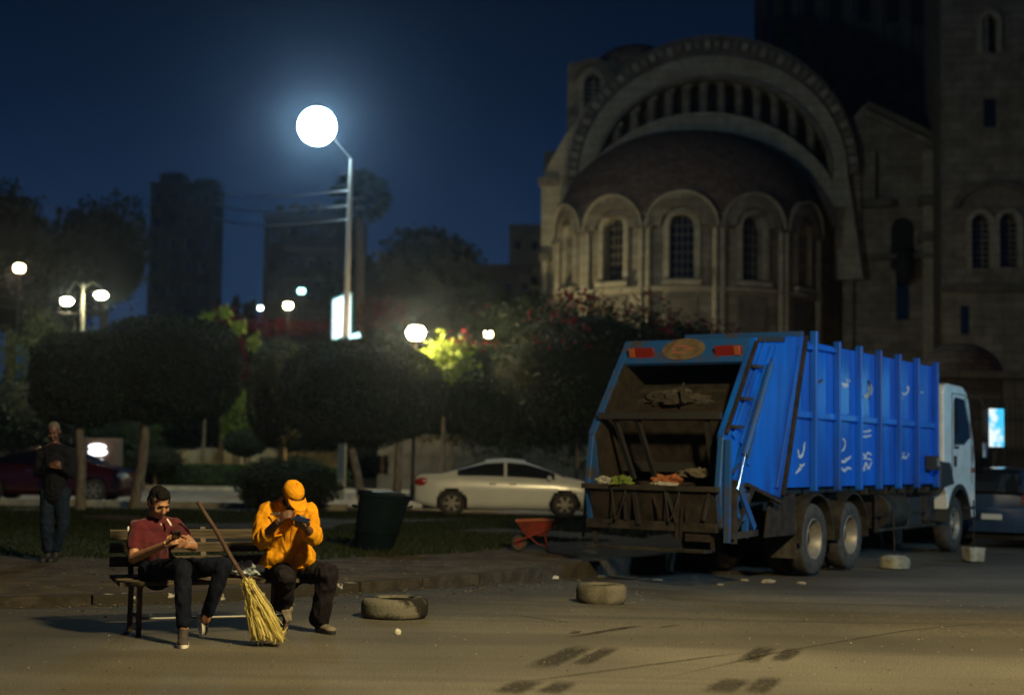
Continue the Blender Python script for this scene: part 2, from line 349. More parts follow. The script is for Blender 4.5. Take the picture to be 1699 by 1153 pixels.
# tyre skids on the asphalt: thin sheets of rubber 4 mm above the road
skid = mat('skid_rubber', (.030, .028, .024), .9, col2=(.055, .05, .041), scale=3, mixpos=(.3, .8), spec=.1); faint = mat('faint_tyre_line', (.062, .057, .046), .9, col2=(.085, .079, .063), scale=3, spec=.2)
def worn_edges(m, k):      # rubber thins out towards the rim of the mark
    n = m.node_tree.nodes; l = m.node_tree.links; b = n['Principled BSDF']; at = n.new('ShaderNodeAttribute'); at.attribute_name = 'wear'
    g = n.new('ShaderNodeNewGeometry'); nz = n.new('ShaderNodeTexNoise'); nz.inputs['Scale'].default_value = 26; nz.inputs['Detail'].default_value = 5; l.new(g.outputs['Position'], nz.inputs['Vector'])
    mu = n.new('ShaderNodeMath'); mu.operation = 'MULTIPLY_ADD'; l.new(nz.outputs['Fac'], mu.inputs[0]); mu.inputs[1].default_value = 1.6; mu.inputs[2].default_value = -.35
    m2 = n.new('ShaderNodeMath'); m2.operation = 'MULTIPLY'; m2.use_clamp = True; l.new(mu.outputs[0], m2.inputs[0]); l.new(at.outputs['Fac'], m2.inputs[1])
    m3 = n.new('ShaderNodeMath'); m3.operation = 'MULTIPLY'; l.new(m2.outputs[0], m3.inputs[0]); m3.inputs[1].default_value = k; l.new(m3.outputs[0], b.inputs['Alpha'])
worn_edges(skid, 1.5); worn_edges(faint, 1.3)
def skid_strip(pts, w):
    ws = [G(x, y, 0) for x, y in pts]; n_ = 12; rows = []; wear = []
    for i in range(n_+1):
        t = i/n_*(len(ws)-1); k = min(int(t), len(ws)-2); p = ws[k].lerp(ws[k+1], t-k); d = (ws[k+1]-ws[k]).normalized(); s = V((-d.y, d.x, 0)); e_ = min(1, 3.5*min(i/n_, 1-i/n_))
        for q_, a_ in ((-.62, 0), (-.3, 1), (0, 1), (.3, 1), (.62, 0)):
            q = p+s*w*q_*random.uniform(.85, 1.15); rows.append((q.x, q.y, road_z(q.x, q.y)+.004)); wear.append(a_*e_)
    mb = MB().add(rows, [(i*5+j, i*5+j+1, (i+1)*5+j+1, (i+1)*5+j) for i in range(n_) for j in range(4)])
    o = mb.build('skid_mark', skid if w > .08 else faint); at = o.data.attributes.new('wear', 'FLOAT', 'POINT'); at.data.foreach_set('value', wear); return tag(o, kind='structure')
for pts, w in (([(885, 1110), (975, 1070)], .20), ([(955, 1105), (1020, 1072)], .15), ([(1185, 1150), (1228, 1125)], .2), ([(1235, 1100), (1275, 1072)], .17), ([(1288, 1098), (1322, 1075)], .14),
               ([(835, 1152), (885, 1128)], .2), ([(905, 1152), (945, 1130)], .16), ([(1250, 1152), (1285, 1122)], .16), ([(1080, 1130), (1290, 1082), (1500, 1046), (1690, 1022)], .035), ([(800, 1140), (1100, 1100), (1240, 1082)], .05),
               ([(940, 1058), (1010, 1046), (1070, 1036)], .09), ([(950, 1052), (960, 1046)], .08), ([(1090, 1041), (1130, 1035)], .06), ([(840, 1016), (960, 1034)], .04)):
    skid_strip(pts, w)
# grass verge (uncountable)
def in_left(x, y):
    return True
def grass(name, N, xr, yr, z, size, m, label, dens=None):
    x = RNG.uniform(*xr, N); y = RNG.uniform(*yr, N); k = np.array([noise.noise(V((a*.35, b*.35, 3))) for a, b in zip(x, y)])
    kx = np.interp(x, [p.x for p in KERB], [p.y for p in KERB])
    ok = (k > -.22) & (y > kx+4.2+k*2)
    x = x[ok]; y = y[ok]; n_ = len(x); h = size*RNG.uniform(.5, 1.3, n_); a = RNG.uniform(0, 2*PI, n_); w = size*.22
    lx = RNG.normal(size=n_)*h*.4; ly = RNG.normal(size=n_)*h*.4
    v = np.stack([np.stack([x-np.cos(a)*w, y-np.sin(a)*w, np.full(n_, z)], 1), np.stack([x+np.cos(a)*w, y+np.sin(a)*w, np.full(n_, z)], 1), np.stack([x+lx, y+ly, z+h], 1)], 1)
    o = np_mesh(name, v, 3, m); tag(o, label, 'grass', kind='stuff'); return o
grassm = leafmat('grass_blades', (.014, .026, .008), (.036, .05, .014), .2)
grass('grass', 110000, (-16, 5), (19, 34), VZ-.01, .055, grassm, 'patchy dark grass on the verge behind the kerb')
# inner park road with its two kerbs
grid_mesh('park_road', [-60, -20, 0, 20, 60], [35.6, 43, 49.5], lambda x, y: VZ-.006, asphalt)
pk = bpy.data.objects.new('park_kerb', None); COL.objects.link(pk); tag(pk, kind='structure')
lk = mat('park_kerb_stone', (.28, .26, .2), .9, col2=(.4, .37, .28), scale=4)
for y_, x0_, x1_ in ((35.4, -22, -4.5), (49.8, -30, 3)):
    x = x0_
    while x < x1_:
        MB().box((x+.5, y_, VZ+.05), (.985, .18, .18)).build('kerb_stone', lk, pk, bevel=.01); x += 1.0
# ---------------------------------------------------------------- bench
UB = rad(25); bu = V((math.cos(UB), math.sin(UB), 0)); bn = V((math.sin(UB), -math.cos(UB), 0))
bench = thing('park_bench', 'slatted wooden bench with rusty iron legs under the two seated men', 'bench', (-2.55, 12.27, 0), UB)
BL = .80
def blf(x, n, z): return (x, -n, z)            # local: x along, -y towards the front
for k, (n_, z_, t) in enumerate(((-.30, .80, 78), (-.27, .69, 78), (-.245, .575, 80))):
    MB().box(blf(0, n_, z_), (2*BL, .03, .085), Matrix.Rotation(rad(90-t)*1, 3, 'X')).build('back_slat', wood, bench, bevel=.006)
for k, n_ in enumerate((-.17, -.06, .05, .16, .24)):
    MB().box(blf(0, n_, .455-.006*k), (2*BL, .088, .035)).build('seat_slat', wood, bench, bevel=.006)
for sx_ in (-.62, .0, .62):
    fr = MB()
    if sx_ != 0:
        fr.beam(blf(sx_, .20, 0), blf(sx_, .19, .435), .04, .04); fr.beam(blf(sx_, -.20, 0), blf(sx_, -.19, .435), .04, .04)
        fr.beam(blf(sx_, -.18, .16), blf(sx_, .18, .16), .025, .03)
        fr.build('leg_frame', iron, bench)
    MB().beam(blf(sx_, -.22, .418), blf(sx_, .26, .412), .04, .03).build('seat_bracket', iron, bench)
    MB().beam(blf(sx_, -.215, .40), blf(sx_, -.325, .86), .045, .022).build('back_bracket', iron, bench)
MB().tube([blf(-.60, .19, .14), blf(.60, .19, .13)], .011, 8).build('stretcher', rimm, bench, smooth=True)
# ---------------------------------------------------------------- people helpers
def head(mb, c, fwd, up, s=1.0, hairless=True):
    f = V(fwd).normalized(); u = V(up); u = (u-f*u.dot(f)).normalized(); r = f.cross(u)      # r = person's right... sign irrelevant
    R = Matrix((r, f, u)).transposed(); L = lambda x, y, z: V(c)+R @ V((x*s, y*s, z*s))
    mb.ell(L(0, -.012, .035), (.074*s, .092*s, .088*s), R)        # cranium
    mb.ell(L(0, .030, -.015), (.062*s, .062*s, .082*s), R)        # face
    mb.ell(L(0, .048, -.082), (.036*s, .034*s, .028*s), R)        # chin
    mb.ell(L(.034, .022, -.060), (.030*s, .045*s, .032*s), R); mb.ell(L(-.034, .022, -.060), (.030*s, .045*s, .032*s), R)
    mb.tube([L(0, .088, .018), L(0, .112, -.026)], [.009*s, .016*s], 8); mb.ell(L(0, .106, -.028), (.019*s, .014*s, .012*s), R)   # nose
    mb.ell(L(0, .087, .034), (.05*s, .014*s, .011*s), R)          # brow
    mb.ell(L(0, .090, -.056), (.024*s, .011*s, .008*s), R); mb.ell(L(0, .087, -.067), (.021*s, .012*s, .008*s), R)   # lips
    for q in (-1, 1):
        mb.ell(L(q*.078, -.008, -.004), (.011*s, .020*s, .032*s), R)     # ears
        mb.ell(L(q*.040, .072, -.022), (.024*s, .018*s, .022*s), R)      # cheeks
    return L, R
def face_parts(L, R, root, hairm, s=1.0, brow=True):
    for q in (-1, 1):
        MB().ell(L(q*.030, .0865, .012), (.011*s, .006*s, .004*s), R, 8, 6).build('eye', darkin, root, rel=root)
        if brow: MB().ell(L(q*.031, .0965, .036), (.019*s, .005*s, .0035*s), R, 8, 6).build('eyebrow', hairm, root, rel=root)
def hand(mb, w, d, palm, side, curl=.8, s=1.0, thumb_up=0):
    """w wrist, d pointing dir, palm = palm normal, side = direction from little finger to index"""
    w = V(w); d = V(d).normalized(); p = V(palm); p = (p-d*p.dot(d)).normalized(); sd = d.cross(p)
    if sd.dot(V(side)) < 0: sd = -sd
    R = Matrix((sd, d, p)).transposed()
    c = w+d*.048*s
    mb.ell(c, (.040*s, .052*s, .015*s), R); mb.ell(w+d*.075*s, (.039*s, .022*s, .014*s), R)
    mb.tube([w-d*.02*s, w+d*.03*s], [.025*s, .03*s], 10)
    for i, (off, ln) in enumerate(((.030, .072), (.010, .080), (-.011, .074), (-.031, .060))):
        b = w+d*.088*s+sd*off*s; a = curl*(1+.08*i); pts = [b-d*.03*s, b]; dd = d.copy(); q = b
        for sg in (.42, .33, .25):
            dd = (Matrix.Rotation(a*.62, 3, sd) @ dd); t1 = dd
            if (Matrix.Rotation(.1, 3, sd) @ d).dot(p) < 0: dd = Matrix.Rotation(-2*a*.62, 3, sd) @ dd
            q = q+dd*ln*sg*s; pts.append(q)
        mb.limb(pts, [.0088*s]*2+[.0086*s, .0082*s, .0072*s], 8)
    b = w+d*.025*s+sd*.026*s+p*.006*s; t1 = b+(d*.5+sd*.75+p*.35).normalized()*.036*s; t2 = t1+(d*.85+sd*.05+p*.45).normalized()*.032*s; t3 = t2+(d*.85-sd*.3+p*.4).normalized()*.022*s
    mb.limb([b, t1, t2, t3], [.014*s, .0115*s, .010*s, .008*s], 8)
def shoe(ankle, heel, toe, sole_n, root, m_up, m_sole, w=.045, label=None, h=.06):
    heel = V(heel); toe = V(toe); n = V(sole_n).normalized(); d = (toe-heel).normalized(); n = (n-d*n.dot(d)).normalized(); s = d.cross(n); R = Matrix((s, d, n)).transposed(); Ln = (toe-heel).length
    up = MB(); c = heel+d*Ln*.30
    up.ell(heel+d*.045-n*(-.035), (w*.8, .048, .042), R); up.ell(heel+d*Ln*.5+n*.030, (w*.92, Ln*.32, .036), R); up.ell(heel+d*(Ln-.065)+n*.026, (w, .068, .030), R)
    up.limb([V(ankle), heel+d*.06+n*.055], [.040, .042], 10)
    o = remesh('shoe', up, .007, m_up, root, root, 2, label=label)
    pts = []; N_ = 24
    for i in range(N_):
        a = 2*PI*i/N_; y = math.cos(a); x = math.sin(a); ww = w*1.05*(1+.12*y) 
        pts.append((x*ww, Ln*.5+y*(Ln*.5+.006)))
    sl = MB().prism(pts, -.004, .022, lambda u, dd, v: heel+s*u+d*v+n*dd)
    sl.build('shoe_sole', m_sole, o, rel=root)
    return o
def person(label, loc, group=None):
    t = thing('person', label, 'person', loc); return t
# ---------------------------------------------------------------- man in the burgundy polo shirt
m1 = person('young man in burgundy polo shirt and dark jeans looking at his phone', (-2.95, 12.0, 0))
polo = mat('burgundy_cotton', (.10, .016, .024), .9, spec=.12, col2=(.075, .012, .018), scale=10, bump=.25, bscale=120, sheen=.2)
jeans = mat('dark_denim', (.004, .006, .014), .9, spec=.12, col2=(.009, .012, .024), scale=8, bump=.3, bscale=150)
hair_b = mat('black_hair', (.004, .004, .004), .6, spec=.25, bump=.8, bscale=120)
wsole = mat('white_rubber_sole', (.82, .78, .68), .5)
navy = mat('dark_canvas', (.06, .05, .045), .8, bump=.2)
Rs, Ls = P(226, 877, 11.76), P(288, 873, 11.98)
Re, Rw = P(221, 926, 11.62), P(272, 904, 11.42)
Le, Lw = P(320, 906, 11.76), P(310, 905, 11.52)
nk = P(256, 866, 11.88); pel = P(262, 946, 12.02); chest = P(256, 893, 11.90); bel = P(258, 920, 11.96)
hd = P(263, 834, 11.78); fwd = V((.60, -.62, -.52)); upv = V((.2, -.3, .92))
Rh, Rk, Ra = P(252, 947, 11.92), P(303, 942, 11.50), P(305, 1043, 11.34)
Lh, Lk, La = P(280, 946, 12.02), P(371, 938, 11.80), P(341, 1027, 11.80)
b = MB()
L_, R_ = head(b, hd, fwd, upv, 1.05)
b.limb([L_(0, -.03, -.05), nk+V((0, 0, .01)), chest], [.052, .056, .10])
b.limb([nk, Rs, Re, Rw], [.06, .058, .043, .029]); b.limb([nk, Ls, Le, Lw], [.06, .058, .043, .029])
b.limb([chest, bel, pel], [.12, .12, .13])
b.limb([Rh, Rk, Ra], [.07, .05, .04]); b.limb([Lh, Lk, La], [.07, .05, .04])
ph1 = P(292, 893, 11.36)
hand(b, Rw, (ph1-Rw), V((.9, .3, .2)), V((0, -.3, 1)), .85, 1.0)
hand(b, Lw, (ph1+V((.01, 0, -.03))-Lw), V((-.75, -.2, .55)), V((-.3, -.2, 1)), .75, 1.0)
remesh('body', b, .0062, skin1, m1, m1, 1)
face_parts(L_, R_, m1, hair_b, 1.05)
h = MB(); h.ell(L_(0, -.022, .052), (.080, .094, .086), R_); h.ell(L_(0, .030, .105), (.058, .052, .034), R_); h.ell(L_(0, -.07, -.01), (.066, .045, .06), R_); h.ell(L_(0, .055, .088), (.06, .030, .026), R_)
for q in (-1, 1): h.ell(L_(q*.070, .012, .032), (.013, .028, .035), R_)
remesh('hair', h, .006, hair_b, m1, m1, 1, wr=.006, wscale=28)
# shirt
s = MB()
s.limb([chest, bel, P(262, 938, 12.02)], [.132, .128, .14]); mid = (Rs+Ls)/2
s.limb([Rs+V((.02, 0, .0)), mid+V((0, 0, .0)), Ls+V((-.02, 0, 0))], [.078, .095, .078]); s.limb([Rs+V((.05, 0, -.10)), Ls+V((-.05, 0, -.10))], [.10, .10])
s.limb([nk, nk+V((.005, -.01, .018))], [.075, .066])
s.limb([Rs, Rs.lerp(Re, .62)], [.073, .066]); s.limb([Ls, Ls.lerp(Le, .55)], [.073, .066])
remesh('polo_shirt', s, .008, polo, m1, m1, 3, wr=.012, wscale=9, wst=(1, 1, .6), seed=2)
cl = MB().lathe([(.062, -.012), (.068, .012), (.060, .030), (.054, .012)], nk+V((.008, -.012, .026)), Matrix.Rotation(.35, 3, 'X'), 20)
cl.build('collar', polo, m1, smooth=True, rel=m1)
ft = (fwd-V((0, 0, fwd.z))).normalized()
MB().box(nk+ft*.085+V((.01, 0, -.03)), (.018, .008, .05), Matrix.Rotation(.4, 3, 'X')).build('collar_button_flap', wsole, m1, rel=m1)
MB().tube([P(277, 861, 11.80), P(281, 867, 11.79), P(284, 872, 11.79)], [.008, .01, .006], 6).build('chest_emblem', wsole, m1, rel=m1)
MB().ell(P(213, 878, 11.72), (.012, .012, .026)).build('sleeve_emblem', wsole, m1, rel=m1)
# jeans
j = MB(); j.limb([pel+V((0, 0, .03)), pel+V((0, 0, -.02))], [.15, .145]); j.limb([Rh, Rh.lerp(Rk, .5), Rk, Rk.lerp(Ra, .45), Ra.lerp(Rk, .08)], [.105, .090, .074, .066, .056])
j.limb([Lh, Lh.lerp(Lk, .5), Lk, Lk.lerp(La, .45), La.lerp(Lk, .12)], [.105, .088, .074, .062, .050]); j.limb([Rh, Lh], [.12, .12])
remesh('jeans', j, .008, jeans, m1, m1, 3, wr=.012, wscale=10, wst=(1, 1, .7), seed=5)
gR = P(308, 1070, 11.10)
shoe(Ra, V((Ra.x-.02, Ra.y+.05, .012)), V((Ra.x+.045, Ra.y-.21, .008)), (0, 0, 1), m1, navy, wsole)
shoe(La, P(329, 1018, 11.90), P(335, 1052, 11.76)+V((0.0, 0, 0)), (.75, .62, .1), m1, blackm, wsole, .043)
phm = mat('phone_black', (.02, .02, .022), .2); scr = glow('phone_screen', (.5, .7, 1), .03)
def phone(label, c, fd, upd):
    t = thing('mobile_phone', label, 'phone', c); f = V(fd).normalized(); u = V(upd); u = (u-f*u.dot(f)).normalized(); R = Matrix((f.cross(u), f, u)).transposed()
    MB().box((0, 0, 0), (.068, .009, .135), R).build('case', phm, t, bevel=.004); MB().box(-f*.0052, (.062, .0012, .125), R).build('screen', scr, t)
phone('black phone held in both hands by the man in burgundy', ph1+V((.0, -.01, .02)), (.3, -.45, -.85), (.2, -.7, .45))
# ---------------------------------------------------------------- man in orange
m2 = person('street sweeper in bright orange jacket and cap hunched over a phone on the bench', (-1.95, 12.5, 0))
orange = mat('orange_workwear', (.78, .35, .012), .85, spec=.12, col2=(.62, .26, .008), scale=7, bump=.3, bscale=90)
trous = mat('dark_trousers', (.010, .009, .013), .9, spec=.12, col2=(.018, .015, .019), scale=8, bump=.3, bscale=120)
dust = mat('dusty_leather', (.14, .12, .09), .8, col2=(.20, .17, .13), scale=12)
Rs, Ls = P(446, 850, 12.22), P(509, 849, 12.36)
Re, Rw = P(433, 896, 12.02), P(461, 866, 11.80)
Le, Lw = P(520, 890, 12.06), P(507, 874, 11.86)
nk = P(474, 838, 12.22); pel = P(476, 948, 12.50); chest = P(476, 870, 12.30); bel = P(476, 910, 12.38)
hd = P(484, 822, 12.08); fwd = V((.50, -.50, -.70)); upv = V((.25, -.40, .88))
Rh, Rk, Ra = P(462, 947, 12.42), P(474, 957, 12.02), P(471, 1004, 12.34)
Lh, Lk, La = P(492, 947, 12.50), P(544, 951, 12.18), P(529, 1030, 12.30)
b = MB(); L_, R_ = head(b, hd, fwd, upv, 1.0)
b.limb([L_(0, -.03, -.05), nk, chest], [.055, .06, .11]); b.limb([nk, Rs, Re, Rw], [.06, .06, .048, .032]); b.limb([nk, Ls, Le, Lw], [.06, .06, .048, .032])
b.limb([chest, bel, pel], [.12, .12, .13]); b.limb([Rh, Rk, Ra], [.07, .05, .04]); b.limb([Lh, Lk, La], [.07, .05, .04])
hand(b, Rw, P(474, 853, 11.76)-Rw, V((.5, .6, -.3)), V((.2, -.5, .8)), .9, 1.05)
ph2 = P(500, 862, 11.70)
hand(b, Lw, P(490, 869, 11.70)-Lw, V((-.1, -.2, 1)), V((-.3, -.8, .2)), .6, 1.05)
remesh('body', b, .0065, skin2, m2, m2, 1); face_parts(L_, R_, m2, hair_b)
MB().ell(L_(0, .100, -.046), (.028, .010, .008), R_, 10, 6).build('moustache', hair_b, m2, rel=m2)
bd = MB(); bd.ell(L_(0, .052, -.088), (.044, .040, .030), R_); bd.ell(L_(.045, .02, -.06), (.025, .04, .03), R_); bd.ell(L_(-.045, .02, -.06), (.025, .04, .03), R_); remesh('beard', bd, .006, hair_b, m2, m2, 1)
h = MB(); h.ell(L_(0, -.03, .01), (.079, .080, .07), R_); remesh('hair', h, .006, hair_b, m2, m2, 1)
cp = MB().ell(L_(0, -.006, .050), (.092, .108, .088), R_); co = remesh('cap', cp, .007, orange, m2, m2, 1, wr=.003, wscale=14)
vz = MB(); n_ = 14
inn = [L_(.082*math.cos(a), .062+.045*math.sin(a), .040) for a in np.linspace(0.05, PI-.05, n_)]; out = [L_(.086*math.cos(a), .080+.115*math.sin(a), .030-.022*math.sin(a)) for a in np.linspace(0.05, PI-.05, n_)]
uo = R_ @ V((0, 0, .006)); vz.add(inn+out+[q+uo for q in inn]+[q+uo for q in out], [f for i in range(n_-1) for f in ((i, i+1, n_+i+1, n_+i), (2*n_+i, 3*n_+i, 3*n_+i+1, 2*n_+i+1), (n_+i, n_+i+1, 3*n_+i+1, 3*n_+i), (i, 2*n_+i, 2*n_+i+1, i+1))])
vz.build('cap_visor', orange, m2, rel=m2, smooth=True)
MB().ell(L_(0, -.006, .139), (.010, .010, .006), R_, 8, 5).build('cap_button', orange, m2, rel=m2)
s = MB(); s.limb([chest+V((0, 0, .02)), bel, P(474, 930, 12.42)], [.150, .165, .175]); s.limb([P(462, 925, 12.32), P(464, 931, 12.32)], [.12, .115]); s.limb([P(500, 922, 12.34), P(507, 927, 12.32)], [.115, .105])
s.limb([Rs+V((.02, 0, -.01)), nk+V((0, 0, -.03)), Ls+V((-.02, 0, -.01))], [.088, .10, .088]); s.limb([Rs+V((.04, 0, -.10)), Ls+V((-.04, 0, -.10))], [.12, .12])
s.limb([nk, nk+V((.01, -.02, .02))], [.082, .074]); s.limb([Rs, Rs.lerp(Re, .5)+V((-.02, 0, 0)), Re, Re.lerp(Rw, .32)], [.092, .085, .078, .066]); s.limb([Ls, Ls.lerp(Le, .5), Le, Le.lerp(Lw, .30)], [.092, .082, .076, .062])
remesh('jacket', s, .008, orange, m2, m2, 2, wr=.020, wscale=8, wst=(1, 1, .55), seed=9)
# jacket hem skirt, open at the front
hm = MB(); n_ = 28; a_ = np.linspace(rad(-62), rad(262), n_); c0 = P(475, 926, 12.40)
def hemc(a, r, dz): return c0+V((math.cos(a)*r*1.06, math.sin(a)*r*.86, dz))
inn = [hemc(a, .172+.008*math.sin(a*7), .06) for a in a_]; out = [hemc(a, .222+.012*math.sin(a*6+1), -.045-.03*max(0, -math.sin(a))) for a in a_]
hm.add([*inn, *out, *[q+V((0, 0, .002))*1 for q in [hemc(a, .162+.008*math.sin(a*7), .06) for a in a_]], *[hemc(a, .212+.012*math.sin(a*6+1), -.045-.03*max(0, -math.sin(a))) for a in a_]],
       [f for i in range(n_-1) for f in ((i, i+1, n_+i+1, n_+i), (2*n_+i, 3*n_+i, 3*n_+i+1, 2*n_+i+1), (n_+i, n_+i+1, 3*n_+i+1, 3*n_+i))])
hm.build('jacket_hem', orange, m2, rel=m2, smooth=True)
rl = MB().lathe([(.070, -.02), (.082, .02), (.072, .045), (.066, .01)], nk+V((.012, -.02, .012)), Matrix.Rotation(.5, 3, 'X'), 20); rl.build('collar', orange, m2, smooth=True, rel=m2)
tape = mat('grey_reflective_tape', (.13, .14, .12), .4)
for a_, b_ in (((449, 853, 12.06), (464, 851, 12.03)), ((492, 854, 12.08), (507, 858, 12.12))): MB().beam(P(*a_), P(*b_), .012, .016).build('chest_tape', tape, m2, rel=m2)
MB().tube([P(484, 873, 12.10), P(482, 893, 12.14), P(485, 912, 12.15), P(488, 928, 12.14)], .006, 6).build('zip', mat('dark_orange_zip', (.4, .1, .01), .6), m2, rel=m2, smooth=True)
MB().box(P(456, 889, 12.13), (.12, .02, .016), Matrix.Rotation(-.2, 3, 'Y')).build('pocket_flap', orange, m2, rel=m2, bevel=.004)
j = MB(); j.limb([pel, pel+V((0, 0, -.03))], [.15, .14]); j.limb([Rh, Rh.lerp(Rk, .5), Rk, Rk.lerp(Ra, .5), Ra.lerp(Rk, .05)], [.11, .098, .088, .082, .078])
j.limb([Lh, Lh.lerp(Lk, .5), Lk, Lk.lerp(La, .5), La.lerp(Lk, .06)], [.11, .10, .090, .086, .088]); j.limb([Rh, Lh], [.12, .12])
remesh('trousers', j, .008, trous, m2, m2, 3, wr=.018, wscale=9, wst=(1, 1, .5), seed=12)
shoe(Ra, P(466, 1009, 12.36), P(476, 1031, 12.16), (.1, .9, .55), m2, dust, dust, .046)
shoe(La, V((La.x-.03, La.y+.07, .012)), V((La.x+.15, La.y-.16, .010)), (0, 0, 1), m2, dust, blackm, .05)
phone('dark phone held flat by the man in the orange jacket', ph2, (-.1, .5, -.85), (.9, -.35, .15))
# ---------------------------------------------------------------- standing man
m3 = person('man in dark jacket and faded blue jeans standing on the verge beside the tree', (-6.0, 18.3, VZ-.01))
Y0 = 18.3; dj = mat('dark_jacket', (.008, .008, .011), .85, spec=.12, bump=.3); bj = mat('faded_blue_jeans', (.008, .014, .028), .9, spec=.12, col2=(.014, .023, .042), scale=5, bump=.2)
hd = P(89, 717, Y0-.02); nk = P(90, 738, Y0); Rs, Ls = P(69, 752, Y0), P(114, 752, Y0); Re, Rw = P(64, 785, Y0-.05), P(84, 772, Y0-.25); Le, Lw = P(119, 785, Y0-.05), P(99, 775, Y0-.25)
pel = P(90, 812, Y0); Rh, Rk, Ra = P(80, 820, Y0), P(77, 868, Y0-.04), P(80, 910, Y0+.02); Lh, Lk, La = P(102, 820, Y0), P(104, 866, Y0-.03), P(93, 909, Y0+.05)
b = MB(); L_, R_ = head(b, hd, (.1, -.9, -.35), (0, -.3, .95), 1.02); b.limb([L_(0, -.03, -.05), nk, P(90, 775, Y0)], [.055, .06, .12]); b.limb([nk, Rs, Re, Rw], [.06, .06, .045, .03]); b.limb([nk, Ls, Le, Lw], [.06, .06, .045, .03])
b.limb([P(90, 775, Y0), pel], [.12, .13]); b.limb([Rh, Rk, Ra], [.08, .055, .04]); b.limb([Lh, Lk, La], [.08, .055, .04])
hand(b, Rw, (.6, -.3, .2), (.3, .6, -.3), (0, -.4, 1), .9); hand(b, Lw, (-.6, -.3, .2), (-.3, .6, -.3), (0, -.4, 1), .9)
remesh('body', b, .008, mat('tanned_skin', (.10, .045, .03), .5), m3, m3, 1); face_parts(L_, R_, m3, hair_b)
h = MB(); h.ell(L_(0, -.022, .05), (.078, .092, .084), R_); h.ell(L_(0, -.07, 0), (.064, .04, .06), R_); remesh('hair', h, .007, mat('grey_hair', (.10, .09, .08), .8), m3, m3, 1)
s = MB(); s.limb([P(91, 768, Y0), P(91, 800, Y0), P(91, 818, Y0)], [.165, .155, .16]); s.limb([Rs, nk+V((0, 0, -.05)), Ls], [.085, .09, .085]); s.limb([Rs, Re, Re.lerp(Rw, .85)], [.08, .068, .045]); s.limb([Ls, Le, Le.lerp(Lw, .85)], [.08, .068, .045])
remesh('jacket', s, .011, dj, m3, m3, 3, wr=.016, wscale=7, seed=4)
j = MB(); j.limb([Rh, Lh], [.12, .12]); j.limb([Rh, Rk, Ra.lerp(Rk, .05)], [.105, .085, .075]); j.limb([Lh, Lk, La.lerp(Lk, .05)], [.105, .085, .075]); remesh('jeans', j, .011, bj, m3, m3, 3, wr=.014, wscale=8, seed=6)
for A_ in (Ra, La): shoe(A_, V((A_.x, A_.y+.06, VZ)), V((A_.x-.02, A_.y-.2, VZ)), (0, 0, 1), m3, blackm, blackm, .048)
# ---------------------------------------------------------------- broom
br = thing('palm_broom', 'yellow palm fibre broom on a dark wooden stick leaning against the bench', 'broom', (-2.35, 11.3, 0))
bt = P(328, 833, 11.75); bb = P(411, 968, 11.42)
MB().tube([bt, bt.lerp(bb, .35)+V((.006, 0, .004)), bt.lerp(bb, .7)+V((-.005, 0, 0)), bb+(bb-bt)*.12], [.017, .018, .019, .018], 10).build('stick', mat('old_stick', (.055, .028, .022), .8, col2=(.085, .05, .035), scale=15, bump=.4), br, rel=br, smooth=True)
straw = leafmat('palm_straw', (.62, .52, .16), (.85, .74, .30), .25)
fib = []; N_ = 1000; q0 = bb
for i in range(N_):
    t = RNG.uniform(0, 1); g = 0 if RNG.uniform() < .6 else 1
    ex = 416+ (RNG.normal(17, 8) if g == 0 else RNG.normal(44, 6)); ex = min(470, max(416, ex)); ey = 1063-abs(RNG.normal(0, 9))-(6 if g == 0 and RNG.uniform() < .3 else 0)
    e = P(ex, ey, 11.42+RNG.normal(0, .05)-.03); e.z = max(.004, e.z)
    s0 = q0+V((RNG.normal(0, .016), RNG.normal(0, .016), RNG.normal(.0, .02))); mid = s0.lerp(e, .5)+V((RNG.normal(-.006 if g == 0 else .012, .01), RNG.normal(0, .012), 0))
    k = V((RNG.normal(0, .022), RNG.normal(0, .022), RNG.normal(.0, .02))); e2 = e+k*1.0; e2.z = max(.004, e2.z)
    w = RNG.uniform(.0018, .004); sdv = V((math.cos(t*6), math.sin(t*6), 0))*w; prev = s0
    for a, b2 in ((s0, mid), (mid, e), ):
        fib.append([a-sdv, a+sdv, b2+sdv, b2-sdv])
    fib.append([e-sdv, e+sdv, e2+sdv*.3, e2-sdv*.3])
o = np_mesh('bristles', np.array([[list(p-V(br.location)) for p in f] for f in fib]), 4, straw, br); o['kind'] = 'stuff'
cr = MB().tube([bb+V((-.002, 0, .03)), bb.lerp(P(430, 1015, 11.42), .4), bb.lerp(P(433, 1040, 11.42), .8)], [.022, .034, .052], 12); cr.build('straw_bundle', mat('straw_core', (.50, .42, .14), .9, bump=1, bscale=40), br, rel=br, smooth=True)
for k in (.03, .10): MB().lathe([(.027+k*.12, -.006), (.030+k*.12, 0), (.027+k*.12, .006)], bb+(P(430, 1015, 11.42)-bb).normalized()*k, None, 14).build('twine', wood, br, rel=br)
# ---------------------------------------------------------------- plastic bag on the seat
def crumple(name, label, cat, c, r, m, seed, n=1.0, flat=.55, group=None):
    me = MB().ell((0, 0, 0), r, None, 26, 18); vv = []
    for v in me.v:
        q = V(v); k = noise.noise(q*(3.2/max(r))+V((seed, 0, 0)))+.5*noise.noise(q*(8/max(r))+V((seed, 3, 0))); q = q*(1+n*k*.55)
        vv.append((q.x, q.y, max(q.z, -r[2]*flat)))
    me.v = vv; o = me.build(name, m); o.location = V(c)+V((0, 0, r[2]*flat)); return tag(o, label, cat, group)
bagm = mat('thin_white_plastic', (.42, .50, .54), .35, spec=.5)
p_ = P(406, 925, 12.22); crumple('plastic_bag', 'crumpled translucent plastic bag on the bench seat between the two men', 'plastic bag', (p_.x, p_.y, .474), (.10, .08, .075), bagm, 4)
